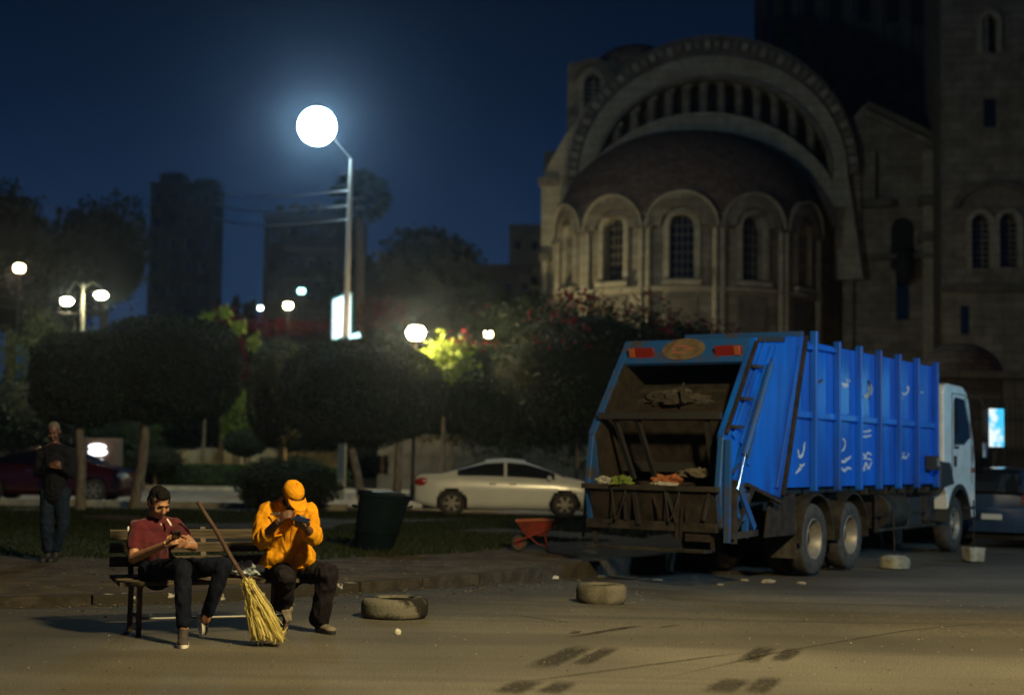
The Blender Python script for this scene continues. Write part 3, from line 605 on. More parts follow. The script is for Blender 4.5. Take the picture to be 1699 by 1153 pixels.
# ---------------------------------------------------------------- garbage truck
TA = rad(90-33.3); truck = thing('garbage_truck', 'large blue rear loading garbage truck with white cab parked at the kerb', 'truck', (4.30, 20.9, -.17), TA)
W = 1.94; TF = V((math.cos(TA), math.sin(TA), 0)); TL = V((-math.sin(TA), math.cos(TA), 0)); TO = V(truck.location)
def tside(px, py, y=0.0):       # pixel -> local (x, z) on the truck's side plane
    d = CR @ V(((px-849.5)/F, (576.5-py)/F, -1)); n = TL; t = ((TO+TL*y)-CAMPOS).dot(n)/d.dot(n); q = CAMPOS+d*t-TO
    return q.dot(TF), q.z
fxz = lambda y0: (lambda u, d, w: (u, y0+d, w))
ZB, ZT = 1.30, 3.48
def plate(poly, y0, y1, name, m, parent=None, bevel=.006, label=None):
    return MB().prism(poly, y0, y1, lambda u, d, w: (u, d, w)).build(name, m, parent or truck, bevel=bevel, label=label)
# body shell and its panels
ribs = [.27, 1.25, 2.22, 3.17, 4.16, 5.18, 6.30]
plate([(-.88, ZB+.02), (-.04, ZT-.03), (6.30, ZT-.05), (6.30, ZB+.02)], .03, W-.03, 'body_shell', blued)
zr = 2.36
def rear_x(z): return -.86+(z-ZB)/(ZT-ZB)*.86
plate([(rear_x(ZB), ZB), (rear_x(zr), zr), (.26, zr), (.26, ZB)], -.0, .03, 'side_panel', bluep); plate([(rear_x(zr), zr+.01), (rear_x(ZT)-.02, ZT-.02), (.26, ZT-.02), (.26, zr+.01)], .0, .03, 'side_panel', bluep)
for a, b_ in zip(ribs, ribs[1:]):
    for z0, z1 in ((ZB, zr-.005), (zr+.005, ZT-.03)): plate([(a+.012, z0), (a+.012, z1), (b_-.012, z1), (b_-.012, z0)], random.uniform(-.004, .004), .03, 'side_panel', bluep, bevel=.01)
for k, x in enumerate(ribs):
    top = ZT+(.05 if k else .13); MB().box((x, -.055, (ZB-.06+top)/2), (.075, .11, top-ZB+.06)).build('side_rib', bluep, truck, bevel=.012)
    MB().box((x, W+.05, (ZB-.06+top)/2), (.075, .10, top-ZB+.06)).build('side_rib', bluep, truck)
for a, b_ in zip([-.40]+ribs, ribs): MB().box(((a+b_)/2+.0, -.03, zr), (b_-a-.08, .06, .10)).build('side_rail', bluep, truck, bevel=.01)
MB().box((.12, -.03, ZT-.12), (.22, .07, .07)).build('lifting_bar', bluep, truck); MB().box((.76, -.03, ZT-.10), (.85, .06, .06)).build('top_rail', bluep, truck)
plate([(rear_x(ZB)-.07, ZB-.1), (rear_x(ZT)-.07, ZT+.04), (rear_x(ZT)+.03, ZT+.04), (rear_x(ZB)+.03, ZB-.1)], -.07, -.002, 'hinge_seam', rust)
MB().beam((0, .02, ZT+.06), (0, W-.02, ZT+.06), .1, .1).build('hinge_beam', blued, truck)
# tailgate
TP = [(-.10, ZT+.03), (-1.82, 3.36), (-2.86, 2.02), (-2.95, 1.30), (-2.85, .80), (-2.45, .70), (-2.15, 1.02), (-.98, 1.16)]
bp = [(-.10, ZT+.03), (-1.82, 3.36), (-2.86, 2.02), (-2.72, 1.46), (-.98, 1.16)]
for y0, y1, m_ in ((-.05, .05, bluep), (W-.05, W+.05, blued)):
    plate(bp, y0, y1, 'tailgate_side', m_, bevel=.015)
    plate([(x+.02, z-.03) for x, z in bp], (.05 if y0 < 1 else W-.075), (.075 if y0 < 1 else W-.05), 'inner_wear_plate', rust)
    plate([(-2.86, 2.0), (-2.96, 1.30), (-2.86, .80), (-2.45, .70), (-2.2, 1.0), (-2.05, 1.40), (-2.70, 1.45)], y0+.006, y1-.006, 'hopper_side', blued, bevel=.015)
tl = (-.06, -.085)
def sbar(p, q, w, m=bluep, name='tailgate_stiffener', t=.035, y=-.068): MB().beam((p[0], y, p[1]), (q[0], y, q[1]), t, w).build(name, m, truck, bevel=.006)
sbar((-1.60, 3.28), (-2.62, 1.98), .09); sbar((-1.36, 3.26), (-2.38, 1.90), .055); sbar((-1.16, 3.30), (-2.15, 1.62), .05); sbar((-.32, 3.35), (-1.15, 1.30), .06)
sbar((-1.86, 3.30), (-2.84, 2.02), .05, rust, 'rear_edge_trim', .05); sbar((-1.80, 3.33), (-.9, 3.40), .07, blackm, 'lifting_bracket')
for z_ in (2.95, 2.50, 2.12):
    xr = -1.82-(3.36-z_)*.776; MB().box((xr+.24, -.10, z_), (.30, .05, .045)).build('bracket', blackm, truck)
MB().tube([(-1.55, -.14, 3.0), (-2.42, -.14, 1.75)], [.045, .045], 10).build('hydraulic_ram', blued, truck, smooth=True); MB().tube([(-2.42, -.14, 1.75), (-2.66, -.14, 1.30)], [.025, .025], 8).build('ram_rod', chrome, truck, smooth=True)
MB().tube([(-1.4, -.09, 3.1), (-1.62, -.10, 2.7), (-2.0, -.11, 2.2), (-2.2, -.1, 1.75), (-2.75, -.1, 1.5)], .014, 6).build('hose', blackm, truck, smooth=True)
# hopper corner ironwork
for x, z0, z1, m in ((-2.86, .62, 1.95, blued), (-2.66, .60, 1.42, rimm), (-2.30, .66, 1.25, blued)): MB().beam((x, -.10, z0), (x+.03, -.10, z1), .07, .07).build('corner_post', m if m is not rimm else grime, truck)
MB().lathe([(.13, -.03), (.20, -.03), (.20, .03), (.13, .03), (.13, -.03)], (-2.45, -.10, 1.08), Matrix.Rotation(PI/2, 3, 'X'), 18).build('pivot_ring', blued, truck, smooth=True)
MB().beam((-2.62, -.13, 1.38), (-2.08, -.13, .78), .05, .10).build('link_arm', blued, truck); MB().beam((-2.10, -.12, 1.30), (-2.62, -.12, .80), .04, .07).build('link_arm', grime, truck); MB().beam((-2.75, -.1, .70), (-1.95, -.1, .72), .08, .08).build('lower_bar', grime, truck)
MB().beam((-2.2, -.08, 1.36), (-1.05, -.08, 1.10), .06, .05).build('edge_bar', rust, truck)
# rear opening
nrm = V((-.79, 0, .61))
MB().prism([(-1.82, 3.36), (-2.04, 3.02), (-1.98, 2.98), (-1.72, 3.33)], .05, W-.05, lambda u, d, w: (u, d, w)).build('header_panel', blued, truck, bevel=.01)
plate([(-.2, ZT+.02), (-1.80, 3.355), (-1.80, 3.31), (-.2, ZT-.04)], .05, W-.05, 'tailgate_roof', blued)
plate([(-.95, 1.2), (-.25, 3.40), (-.18, 3.40), (-.88, 1.2)], .05, W-.05, 'inner_back_plate', darkin)
RT = Matrix.Rotation(math.atan2(-.79, .61), 3, 'Y')
redl = mat('red_lamp_plastic', (.15, .012, .01), .4, emit=.006, ecol=(1, .08, .04)); amb = mat('amber_lamp_plastic', (.24, .07, .03), .4, emit=.008, ecol=(1, .3, .08))
def on_header(y, s): q = V((-1.82, 0, 3.36)).lerp(V((-2.04, 0, 3.02)), s); return V((q.x, y, q.z))
for y_, fl in ((.30, 1), (W-.30, -1)):
    q = on_header(y_, .62); c = MB().box(q-V((.025, 0, -.02)), (.05, .40, .15), Matrix.Rotation(-.3, 3, 'Y')).build('tail_light', redl, truck, bevel=.01)
    MB().box(q-V((.056, fl*.14, -.02)), (.03, .09, .13), Matrix.Rotation(-.3, 3, 'Y')).build('indicator', amb, c, bevel=.01)
sandm = mat('sandy_emblem_paint', (.13, .10, .066), .9, spec=.15, col2=(.09, .066, .045), scale=9); pinkm = mat('faded_red_paint', (.24, .08, .06), .8)
EMR = Matrix(((-.61/1*0, -.54, -.84), (0, 0, 0), (0, 0, 0)))
em = MB(); q = on_header(W*.52, .45); ax = (V((-1.82, 0, 3.36))-V((-2.04, 0, 3.02))).normalized(); oy = V((0, 1, 0)); on = V((-ax.z, 0, ax.x))
N_ = 28; ring_ = [q+oy*.33*math.cos(2*PI*i/N_)+ax*(.19*math.sin(2*PI*i/N_)) for i in range(N_)]
em.add([p+on*.004 for p in ring_]+[p+on*.012 for p in ring_], [tuple(range(N_)), tuple(range(2*N_-1, N_-1, -1))]+[(i, (i+1) % N_, N_+(i+1) % N_, N_+i) for i in range(N_)])
emo = em.build('oval_emblem', sandm, truck)
for dy, dz, l_, a_ in ((.03, .05, .22, .12), (-.10, .00, .12, -.2), (.06, -.06, .20, .05), (.15, .0, .07, 1.4)):
    d_ = oy*math.cos(a_)+ax*math.sin(a_); p = q+on*.016+oy*dy+ax*dz; MB().beam(p-d_*l_/2, p+d_*l_/2, .028, .004, on).build('emblem_mark', pinkm, emo)
# packer blades and hopper
plate([(-1.05, 2.95), (-1.62, 2.66), (-1.66, 2.60), (-1.05, 2.80)], .06, W-.06, 'packer_shelf', grime)
plate([(-1.58, 2.66), (-2.32, 2.30), (-2.35, 2.24), (-1.58, 2.56)], .10, W-.10, 'sweep_plate', rust)
plate([(-2.30, 2.26), (-2.05, 1.62), (-1.99, 1.62), (-2.24, 2.26)], .10, W-.10, 'sweep_blade', rust)
MB().beam((-2.74, .05, 2.26), (-2.74, W-.05, 2.26), .07, .09).build('crossbar', blackm, truck)
for y_ in (.28, W-.28, W-.62): MB().beam((-2.70, y_, 2.22), (-2.35, y_-(.12 if y_ > 1 else -.05), 1.40), .07, .05).build('blade_arm', blackm, truck)
plate([(-2.05, 1.66), (-1.5, 1.66), (-1.5, 1.5), (-2.10, 1.5)], .06, W-.06, 'inner_step', darkin)
hp = MB().prism([(-2.94, 1.26), (-2.80, .92), (-2.45, .80), (-2.05, .95), (-1.8, 1.5), (-1.74, 1.48), (-2.0, .90), (-2.45, .73), (-2.85, .86), (-3.0, 1.26)], .05, W-.05, lambda u, d, w: (u, d, w)).build('hopper_floor', rust, truck)
MB().box((-2.99, W/2, 1.30), (.12, W+.08, .07)).build('loading_sill', grime, truck, bevel=.01)
rg = random.Random(3)
for i in range(9):
    y_ = rg.uniform(.1, W-.1); z0 = rg.uniform(.55, 1.0); L_c = rg.uniform(.12, .5); tilt_ = rg.uniform(-.5, .5)
    MB().beam((-2.99, y_, z0), (-3.0+rg.uniform(-.03, .03), y_+L_c*math.sin(tilt_), z0+L_c*math.cos(tilt_)), rg.uniform(.02, .05), rg.uniform(.02, .06)).build('hopper_fitting', rg.choice([rust, grime, blackm]), truck)
for i in range(2):
    y_ = .5+i*.8; MB().tube([(-3.02, y_, 1.28), (-3.08, y_+.05, 1.0), (-3.05, y_+.14, .86), (-3.02, y_+.22, 1.26)], .012, 6).build('hanging_cable', rg.choice([grime, blackm]), truck, smooth=True)
MB().box((-2.93, W/2, .80), (.10, W, .12)).build('rear_bumper', grime, truck, bevel=.01); MB().box((-2.90, .28, .92), (.08, .36, .60)).build('rusty_corner_plate', rust, truck)
for y_ in (.1, W-.1): MB().beam((-2.9, y_, .78), (-2.86, y_, .50), .04, .04).build('step_hanger', grime, truck)
MB().box((-2.98, W/2, .50), (.22, W-.2, .035)).build('rear_step', grime, truck)
# chassis, wheels
for y_ in (.55, W-.55): MB().box((3.0, y_, 1.08), (10.6, .10, .26)).build('chassis_rail', blackm, truck)
MB().box((2.8, W/2, 1.245), (7.2, 1.7, .08)).build('subframe', blackm, truck)
def truck_wheel(x, y, dual, steer=False):
    w = MB(); R_ = Matrix.Rotation(PI/2, 3, 'X'); t_ = .28
    prof = [(.30, -t_/2+.03), (.33, -t_/2), (.49, -t_/2), (.525, -t_/2+.04), (.53, 0), (.525, t_/2-.04), (.49, t_/2), (.33, t_/2), (.30, t_/2-.03)]
    sg = 1 if y < 1 else -1
    r = MB().lathe(prof, (x, y, .53), R_, 40); 
    tyre = r.build('wheel', rubber, truck, smooth=True)
    # rim, disc; local z of lathe maps to -y after rotation about X
    off = .06 if steer else -.07
    MB().lathe([(.31, .12), (.295, .135), (.28, .12), (.265, -.08 if not steer else .05)], (x, y, .53), R_ if sg > 0 else R_ @ Matrix.Rotation(PI, 3, 'X'), 32).build('rim', rimm, tyre, smooth=True)
    MB().lathe([(.27, -.02 if steer else -.08), (.15, .06 if steer else -.06), (.11, .07 if steer else -.05), (.10, .12 if steer else .02), (.0, .13 if steer else .03)], (x, y, .53), R_ if sg > 0 else R_ @ Matrix.Rotation(PI, 3, 'X'), 32).build('hub', grime if not steer else rimm, tyre, smooth=True)
    nb = MB()
    for k in range(10):
        a = 2*PI*k/10; z_ = (.05 if steer else -.05); nb.cyl((x+.19*math.cos(a), y-sg*z_, .53+.19*math.sin(a)), (x+.19*math.cos(a), y-sg*(z_+.03), .53+.19*math.sin(a)), .014, n=6)
    nb.build('wheel_nuts', rimm, tyre, kind='stuff')
    for k in range(0): pass
for x in (.43, 1.97):
    for y, d in ((.13, 0), (.47, 1), (W-.13, 0), (W-.47, 1)): truck_wheel(x, y, d)
    MB().cyl((x, .5, .53), (x, W-.5, .53), .09, n=12).build('axle', blackm, truck)
truck_wheel(7.73, .15, 0, True); truck_wheel(7.73, W-.15, 0, True)
for x in (.43, 1.97):
    arc = [(x+.66*math.cos(a), .55+.66*math.sin(a)) for a in np.linspace(rad(-5), rad(185), 20)]; arc2 = [(x+.63*math.cos(a), .55+.63*math.sin(a)) for a in np.linspace(rad(-5), rad(185), 20)]
    for y0 in (-.06, W-.54): MB().strip(arc2, arc, y0, y0+.60, lambda u, d, w: (u, d, w)).build('mudguard', grime, truck, smooth=True)
plate([(-1.35, .62), (-1.20, 1.12), (-.26, 1.22), (-.24, .62)], .02, .05, 'side_skirt', rust)
for x in (-.22,): MB().box((x, .27, .55), (.02, .5, .55)).build('mud_flap', rubber, truck)
MB().tube([(3.65, .22, .85), (4.75, .22, .85)], [.30, .30], 20).build('fuel_tank', grime, truck, smooth=True, bevel=.02)
MB().box((5.4, .26, .82), (.75, .42, .50)).build('battery_box', blackm, truck, bevel=.02); MB().box((6.25, .22, .85), (.5, .38, .46)).build('air_tank_box', grime, truck, bevel=.03)
MB().tube([(3.3, .06, .55), (6.6, .06, .55)], .03, 8).build('side_guard_rail', grime, truck); MB().tube([(3.3, .06, .80), (6.6, .06, .80)], .03, 8).build('side_guard_rail', grime, truck)
for x in (3.4, 4.9, 6.5): MB().beam((x, .08, .5), (x, .08, 1.2), .04, .04).build('guard_post', grime, truck)
for i in range(8): MB().box((2.9+i*.47, .12, 1.20), (.16, .12, .10)).build('body_clamp', grime, truck)
bx = tside(1545, 711); MB().box((5.95, -.10, bx[1]*0+1.68), (.32, .16, .26)).build('switch_box', blackm, truck, bevel=.01)
MB().box((6.02, -.185, 1.70), (.13, .015, .16)).build('switch_plate', rimm, truck)
# lettering: brushed white strokes on the blue panels, some worn to fragments
letm = mat('white_brushed_lettering', (.52, .58, .66), .7, col2=(.06, .18, .5), scale=22, mixpos=(.5, .72))
def stroke(pts, w=.035, m=letm, name='lettering'):
    q = [V((*tside(1290+x/3.845, 540+y/3.845), 0)) for x, y in pts]; q = [V((a.x, 0, a.y)) for a in q]
    fine = []
    for i in range(len(q)-1):
        p0 = q[max(i-1, 0)]; p1 = q[i]; p2 = q[i+1]; p3 = q[min(i+2, len(q)-1)]
        for k in range(4):
            t = k/4; fine.append(.5*((2*p1)+(-p0+p2)*t+(2*p0-5*p1+4*p2-p3)*t*t+(-p0+3*p1-3*p2+p3)*t**3))
    fine.append(q[-1]); mb = MB(); L = []; R2 = []
    for i, p in enumerate(fine):
        d = (fine[min(i+1, len(fine)-1)]-fine[max(i-1, 0)]).normalized(); s = V((-d.z, 0, d.x)); ww = w*(.6+.4*math.sin(PI*i/(len(fine)-1)))
        L.append(V((p.x, -.0085, p.z))+s*ww/2); R2.append(V((p.x, -.0085, p.z))-s*ww/2)
    n_ = len(L); mb.add(L+R2+[v+V((0, .003, 0)) for v in L+R2], [f for i in range(n_-1) for f in ((i, i+1, n_+i+1, n_+i), (2*n_+i, 3*n_+i, 3*n_+i+1, 2*n_+i+1), (i, 2*n_+i, 2*n_+i+1, i+1), (n_+i, n_+i+1, 3*n_+i+1, 3*n_+i))])
    mb.build(name, m, truck)
for st, w_ in (([(128, 790), (138, 838), (160, 815), (172, 745)], .05), ([(112, 942), (150, 905), (138, 885)], .04), ([(128, 918), (172, 880)], .035),
    ([(388, 312), (396, 360), (418, 376), (446, 372), (436, 340)], .045), ([(412, 392), (452, 386)], .03), ([(452, 345), (462, 360)], .03),
    ([(552, 450), (580, 440), (600, 392), (590, 430), (560, 445)], .10), ([(578, 402), (600, 392)], .08),
    ([(778, 424), (808, 438), (832, 418), (836, 396), (822, 398), (830, 412)], .05), ([(795, 452), (797, 468)], .035),
    ([(412, 718), (428, 742), (424, 782), (404, 802)], .04), ([(388, 862), (425, 866), (466, 834)], .045), ([(388, 944), (405, 912), (425, 926), (445, 908), (468, 914)], .045), ([(430, 850), (440, 846)], .03),
    ([(524, 672), (560, 676), (596, 668)], .03), ([(524, 706), (560, 708), (596, 700)], .03), ([(524, 836), (544, 816), (556, 838), (574, 812), (596, 826)], .04), ([(528, 852), (560, 846), (598, 856)], .03), ([(522, 912), (534, 880), (548, 914), (562, 876), (578, 912), (600, 868)], .05), ([(526, 930), (560, 918)], .035),
    ([(774, 826), (790, 852), (802, 830), (814, 846), (838, 818)], .04), ([(790, 815), (812, 812)], .02), ([(905, 425), (930, 428)], .03), ([(770, 842), (776, 836)], .03)): stroke(st, w_)
stroke([(575, 350), (590, 400), (583, 470)], .07, mat('scuffed_bare_steel', (.05, .035, .03), .8), 'rust_patch'); stroke([(240, 352), (262, 362), (286, 345)], .05, MATS['scuffed_bare_steel'], 'rust_patch')
# cab
arch = [(7.73+.68*math.cos(a), .53+.70*math.sin(a)) for a in np.linspace(rad(12), rad(168), 14)]
cabp = [(6.78, 1.25), (6.78, 3.02), (6.86, 3.14), (7.05, 3.18), (8.05, 3.16), (8.30, 3.06), (8.46, 2.86), (8.78, 2.05), (8.86, 1.75), (8.86, .62), (8.45, .62)]+arch+[(6.98, 1.10)]
cab = MB().prism(cabp, -.06, W+.06, lambda u, d, w: (u, d, w)).build('cab', whitep, truck, bevel=.03)
MB().prism([(7.42, 2.02), (7.42, 2.86), (7.50, 2.94), (8.12, 2.92), (8.42, 2.42), (8.50, 2.18), (8.10, 2.04)], -.072, -.055, lambda u, d, w: (u, d, w)).build('door_window', glassd, cab, bevel=.01)
for p, q in (((7.30, 1.28), (7.30, 3.0)), ((7.30, 3.0), (8.18, 3.0)), ((8.60, 2.15), (8.60, 1.28)), ((8.18, 3.0), (8.60, 2.15))): MB().beam((p[0], -.062, p[1]), (q[0], -.062, q[1]), .014, .016).build('door_seam', blackm, cab)
MB().box((7.47, -.075, 1.72), (.12, .03, .20)).build('door_handle', blackm, cab, bevel=.008); MB().box((7.58, -.066, 1.98), (.30, .015, .05)).build('door_trim', grime, cab)
MB().add([(8.47, .05, 2.83), (8.47, W-.05, 2.83), (8.79, W-.05, 2.06), (8.79, .05, 2.06)], [(0, 1, 2, 3)]).build('windscreen', glassd, cab)
MB().tube([(8.30, -.06, 2.98), (8.42, -.30, 2.95), (8.46, -.34, 2.80)], .015, 6).build('mirror_arm', blackm, cab); MB().box((8.46, -.36, 2.50), (.08, .10, .48)).build('mirror', blackm, cab, bevel=.02); MB().box((8.60, -.33, 1.95), (.10, .08, .32)).build('lower_mirror', chrome, cab, bevel=.02)
MB().box((8.66, -.065, 1.55), (.22, .02, .10)).build('side_marker', amb, cab)
MB().box((8.52, -.04, .82), (.5, .08, .05)).build('step', blackm, cab); MB().box((8.90, W/2, .80), (.10, W+.1, .34)).build('front_bumper', grime, cab, bevel=.02)
MB().strip([(7.73+.66*math.cos(a), .53+.66*math.sin(a)) for a in np.linspace(rad(5), rad(175), 16)], [(7.73+.76*math.cos(a), .53+.76*math.sin(a)) for a in np.linspace(rad(5), rad(175), 16)], -.09, .45, lambda u, d, w: (u, d, w)).build('wheel_arch', blackm, truck, smooth=True)
plate([(6.62, 1.15), (6.62, 2.95), (6.72, 2.95), (6.72, 1.15)], .1, W-.1, 'cab_rear_guard', blackm); plate([(6.52, 1.18), (6.60, 1.72), (7.20, 1.70), (7.45, 1.28), (7.2, 1.26)], -.075, .3, 'air_intake_housing', blackm, bevel=.04)
# waste in the hopper and on the blade
def tl2w(x, y, z): return TO+TF*x+TL*y+V((0, 0, z))
for nm, lab, c, r, m_, sd in (('cabbage_waste', 'green leafy waste on the sill of the truck hopper', (-2.92, 1.42, 1.33), (.17, .12, .07), mat('green_waste', (.12, .17, .03), .8), 1),
    ('orange_bag', 'orange crumpled bag lying in the truck hopper opening', (-2.78, .80, 1.36), (.13, .20, .07), mat('orange_waste', (.26, .085, .03), .7), 2),
    ('cardboard_box', 'torn pale cardboard at the back of the truck hopper', (-2.35, .55, 1.44), (.10, .30, .08), mat('cardboard', (.10, .085, .06), .9), 3),
    ('waste_heap', 'grey brown heap of refuse on top of the packer blade', (-1.90, 1.12, 2.42), (.30, .50, .14), mat('refuse', (.03, .026, .024), .95, col2=(.065, .056, .048), scale=9), 5),
    ('paper_waste', 'whitish paper scraps strewn along the hopper sill', (-3.0, .75, 1.335), (.05, .20, .03), mat('paper', (.30, .30, .27), .8), 6),
    ('white_bag', 'small white bag beside the green waste on the hopper sill', (-2.98, 1.66, 1.335), (.06, .12, .06), MATS['paper'], 8)):
    w_ = crumple(nm, lab, 'rubbish', tl2w(*c), r, m_, sd, 1.2); w_.rotation_euler = (0, 0, TA)
MB().beam((-2.35, .80, 2.45), (-2.25, .84, 2.72), .03, .05).build('blade_lug', grime, truck)
# rubbish bits under the tail
for k, (x, y, s_) in enumerate(((1000, 955, .06), (1040, 948, .05), (1090, 958, .07), (1150, 952, .05), (1235, 955, .05), (1275, 958, .09), (1330, 960, .06), (1195, 962, .04))):
    g = G(x, y, -.12); g.z = road_z(g.x, g.y); crumple('scrap', 'small scrap of rubbish on the road below the truck', 'rubbish', g, (s_, s_*.7, s_*.3), mat('scrap_paper', (.30, .26, .2), .9), k+20, 1.0, group='scraps below the garbage truck')
# ---------------------------------------------------------------- basilica
cX = P(1165, 750, 75).x; church = thing('church', 'large Byzantine style stone basilica with an arched apse behind the truck', 'church', (cX, 75, VZ), rad(-9.3))
def C(px, py, Y=75.0): q = P(px, py, Y); return (q.x-cX, q.z-VZ)
S = 75/F                                             # metres per pixel
fc = lambda u, d, w: (u, -d, w)
def poly(pts): return [C(x, y) for x, y in pts]
cu, cw = C(1180, 295)
def ell_arc(a, b, n=48, t0=180, t1=0): return [(cu+a*S*math.cos(t), cw+b*S*math.sin(t)) for t in np.linspace(rad(t0), rad(t1), n)]
def chb(mb, name, m, label=None, smooth=False): return mb.build(name, m, church, smooth=smooth, label=label)
base = 0.0
inn = [C(982, 470)]+ell_arc(198, 168)+[C(1378, 470)]; out = [C(936, 470)]+ell_arc(243, 238)+[C(1424, 470)]
chb(MB().strip(inn, out, -1.6, 0, fc), 'arch_wall', stone)
chb(MB().strip(ell_arc(223, 204), ell_arc(242, 240), .0, .38, fc), 'ornament_band', stone_d, smooth=False)
bl = MB(); 
for i, t in enumerate(np.linspace(rad(178), rad(2), 46)):
    rr = 1.0; u0, w0 = cu+232*S*math.cos(t), cw+222*S*math.sin(t); R_ = Matrix.Rotation(-t, 3, 'Y')
    MB().box((u0, -.45, w0), (.42, .25, .30), R_).build('ornament_block', stone if i % 2 else stone_l, church)
chb(MB().strip([C(950, 470)]+ell_arc(198, 170)+[C(1382, 470)], [C(922, 470)]+ell_arc(222, 203)+[C(1424, 470)], -.2, .55, fc), 'archivolt', stone_l)
chb(MB().strip(ell_arc(192, 162), ell_arc(197.5, 169), -.2, .72, fc), 'archivolt_moulding', stone)
gu, gw = C(1165, 435)
def circ(r, n=40, a0=165, a1=15): return [(gu+r*S*math.cos(t), gw+r*S*math.sin(t)) for t in np.linspace(rad(a0), rad(a1), n)]
chb(MB().strip(circ(217), circ(250), -1.4, .60, fc), 'lower_arch_band', stone_l)
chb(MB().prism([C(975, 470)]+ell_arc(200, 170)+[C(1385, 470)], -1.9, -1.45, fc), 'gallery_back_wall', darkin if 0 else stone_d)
for i in range(12):
    x = 1023+i*29; 
    yt = 295-168*math.sqrt(max(0, 1-((x-1180)/198)**2)); yb = 435-math.sqrt(max(0, 244**2-(x-1165)**2))
    if yb-yt < 14: continue
    a, b_ = C(x, yb+3), C(x, yt-3)
    col = MB().tube([fc(a[0], -.3, a[1]), fc(b_[0], -.3, b_[1])], [.24, .22], 10).build('gallery_column', stone, church, smooth=True)
    MB().box(fc(b_[0], -.3, b_[1]-.35), (.62, .62, .26)).build('capital', stone_l, col); MB().box(fc(a[0], -.3, a[1]+.15), (.55, .55, .2)).build('base', stone, col)
# apse: half dome, curved wall, windows
RA = 6.8; au = -.85; zd = C(1165, 392)[1]; zt = C(1165, 221)[1]
hd_ = MB(); nu_, nv_ = 48, 16; vs_ = []
for j in range(nv_+1):
    p = PI/2*j/nv_
    for k in range(nu_+1):
        a = PI*k/nu_; r = (RA+.25)*math.cos(p)**.92 if j < nv_ else 0; vs_.append((au-r*math.cos(a), -r*math.sin(a)*(1-.22*math.sin(p))-.05, zd+(zt-zd)*math.sin(p)))
hd_.add(vs_, [(j*(nu_+1)+k, j*(nu_+1)+k+1, (j+1)*(nu_+1)+k+1, (j+1)*(nu_+1)+k) for j in range(nv_) for k in range(nu_)])
chb(hd_, 'half_dome', tilem, smooth=True)
def bend(u, d, w): a = u/RA; r = RA+d; return (au+r*math.sin(a), -r*math.cos(a)-.05, w)
def arched_wall(mb, u0, u1, w0, w1, ops, d0, d1, f, st=.5):
    us = set(np.arange(u0, u1, st).tolist()+[u1])
    for uc, h, si, sp in ops: us |= set(np.linspace(uc-h, uc+h, 13).tolist())
    us = sorted(us)
    for a, b_ in zip(us, us[1:]):
        if b_-a < 1e-4: continue
        op = next((o_ for o_ in ops if o_[0]-o_[1]-1e-6 <= a and b_ <= o_[0]+o_[1]+1e-6), None)
        if op is None: mb.prism([(a, w0), (b_, w0), (b_, w1), (a, w1)], d0, d1, f)
        else:
            uc, h, si, sp = op; ta, tb = [sp+math.sqrt(max(0, h*h-(x-uc)**2)) for x in (a, b_)]
            mb.prism([(a, w0), (b_, w0), (b_, si), (a, si)], d0, d1, f); mb.prism([(a, ta), (b_, tb), (b_, w1), (a, w1)], d0, d1, f)
    return mb
def lattice(u0, w0, w1, h, d, f, m, parent, nx=2, nz=6, name='window_lattice'):
    mb = MB()
    for i in range(1, nx+1): u = u0-h+2*h*i/(nx+1); mb.prism([(u-.03, w0), (u+.03, w0), (u+.03, w1), (u-.03, w1)], d, d+.06, f)
    for j in range(1, nz): w = w0+(w1-w0)*j/nz; mb.prism([(u0-h, w-.03), (u0+h, w-.03), (u0+h, w+.03), (u0-h, w+.03)], d+.005, d+.055, f)
    return mb.build(name, m, parent)
wsill, wspr = C(1127, 487)[1], C(1127, 408)[1]
was = [rad(a)*RA for a in (-59, -29.5, 0, 29.5, 59)]
ops = [(u, .58, wsill, wspr) for u in was]
chb(arched_wall(MB(), -RA*PI/2, RA*PI/2, base, zd, ops, -.5, 0, bend), 'apse_wall', stone)
for u in was:
    wn = MB().prism([(u-.62, wsill-.05), (u+.62, wsill-.05), (u+.62, wspr+.65), (u-.62, wspr+.65)], -.46, -.40, bend).build('window', glassd, church)
    lattice(u, wsill, wspr+.5, .58, -.39, bend, stone_d, wn, 3, 7)
    def arcu(r, n=18): return [(u+r*math.cos(t), wspr+r*math.sin(t)) for t in np.linspace(PI, 0, n)]
    fr = [(u-.60, wsill)]+arcu(.60)+[(u+.60, wsill)]; fo = [(u-.86, wsill)]+arcu(.86)+[(u+.86, wsill)]
    MB().strip(fr, fo, -.02, .20, bend).build('window_surround', stone_l, church)
    MB().strip(arcu(.95), arcu(1.58), .0, .42, bend).build('hood_arch', stone, church); MB().strip(arcu(1.58), arcu(1.68), -.1, .55, bend).build('hood_moulding', stone_l, church)
    # gable block behind the hood rising above the eaves
    MB().prism([(u-1.5, wspr)]+arcu(1.5)+[(u+1.5, wspr)], -.9, -.02 if 0 else -.48, bend).build('gable_block', stone, church)
    MB().strip([(u-1.45, zd-.02)]*1+[(u+1.45, zd-.02)], [(u-1.45, zd+.1), (u+1.45, zd+.1)], -.5, .05, bend)
    MB().prism([(u-.9, wsill-.35), (u+.9, wsill-.35), (u+.9, wsill-.12), (u-.9, wsill-.12)], 0, .40, bend).build('window_sill', stone_l, church)
    MB().prism([(u-.75, wsill-3.2), (u+.75, wsill-3.2), (u+.75, wsill-.8), (u-.75, wsill-.8)], .004, .10, bend).build('wall_panel', stone_d, church)
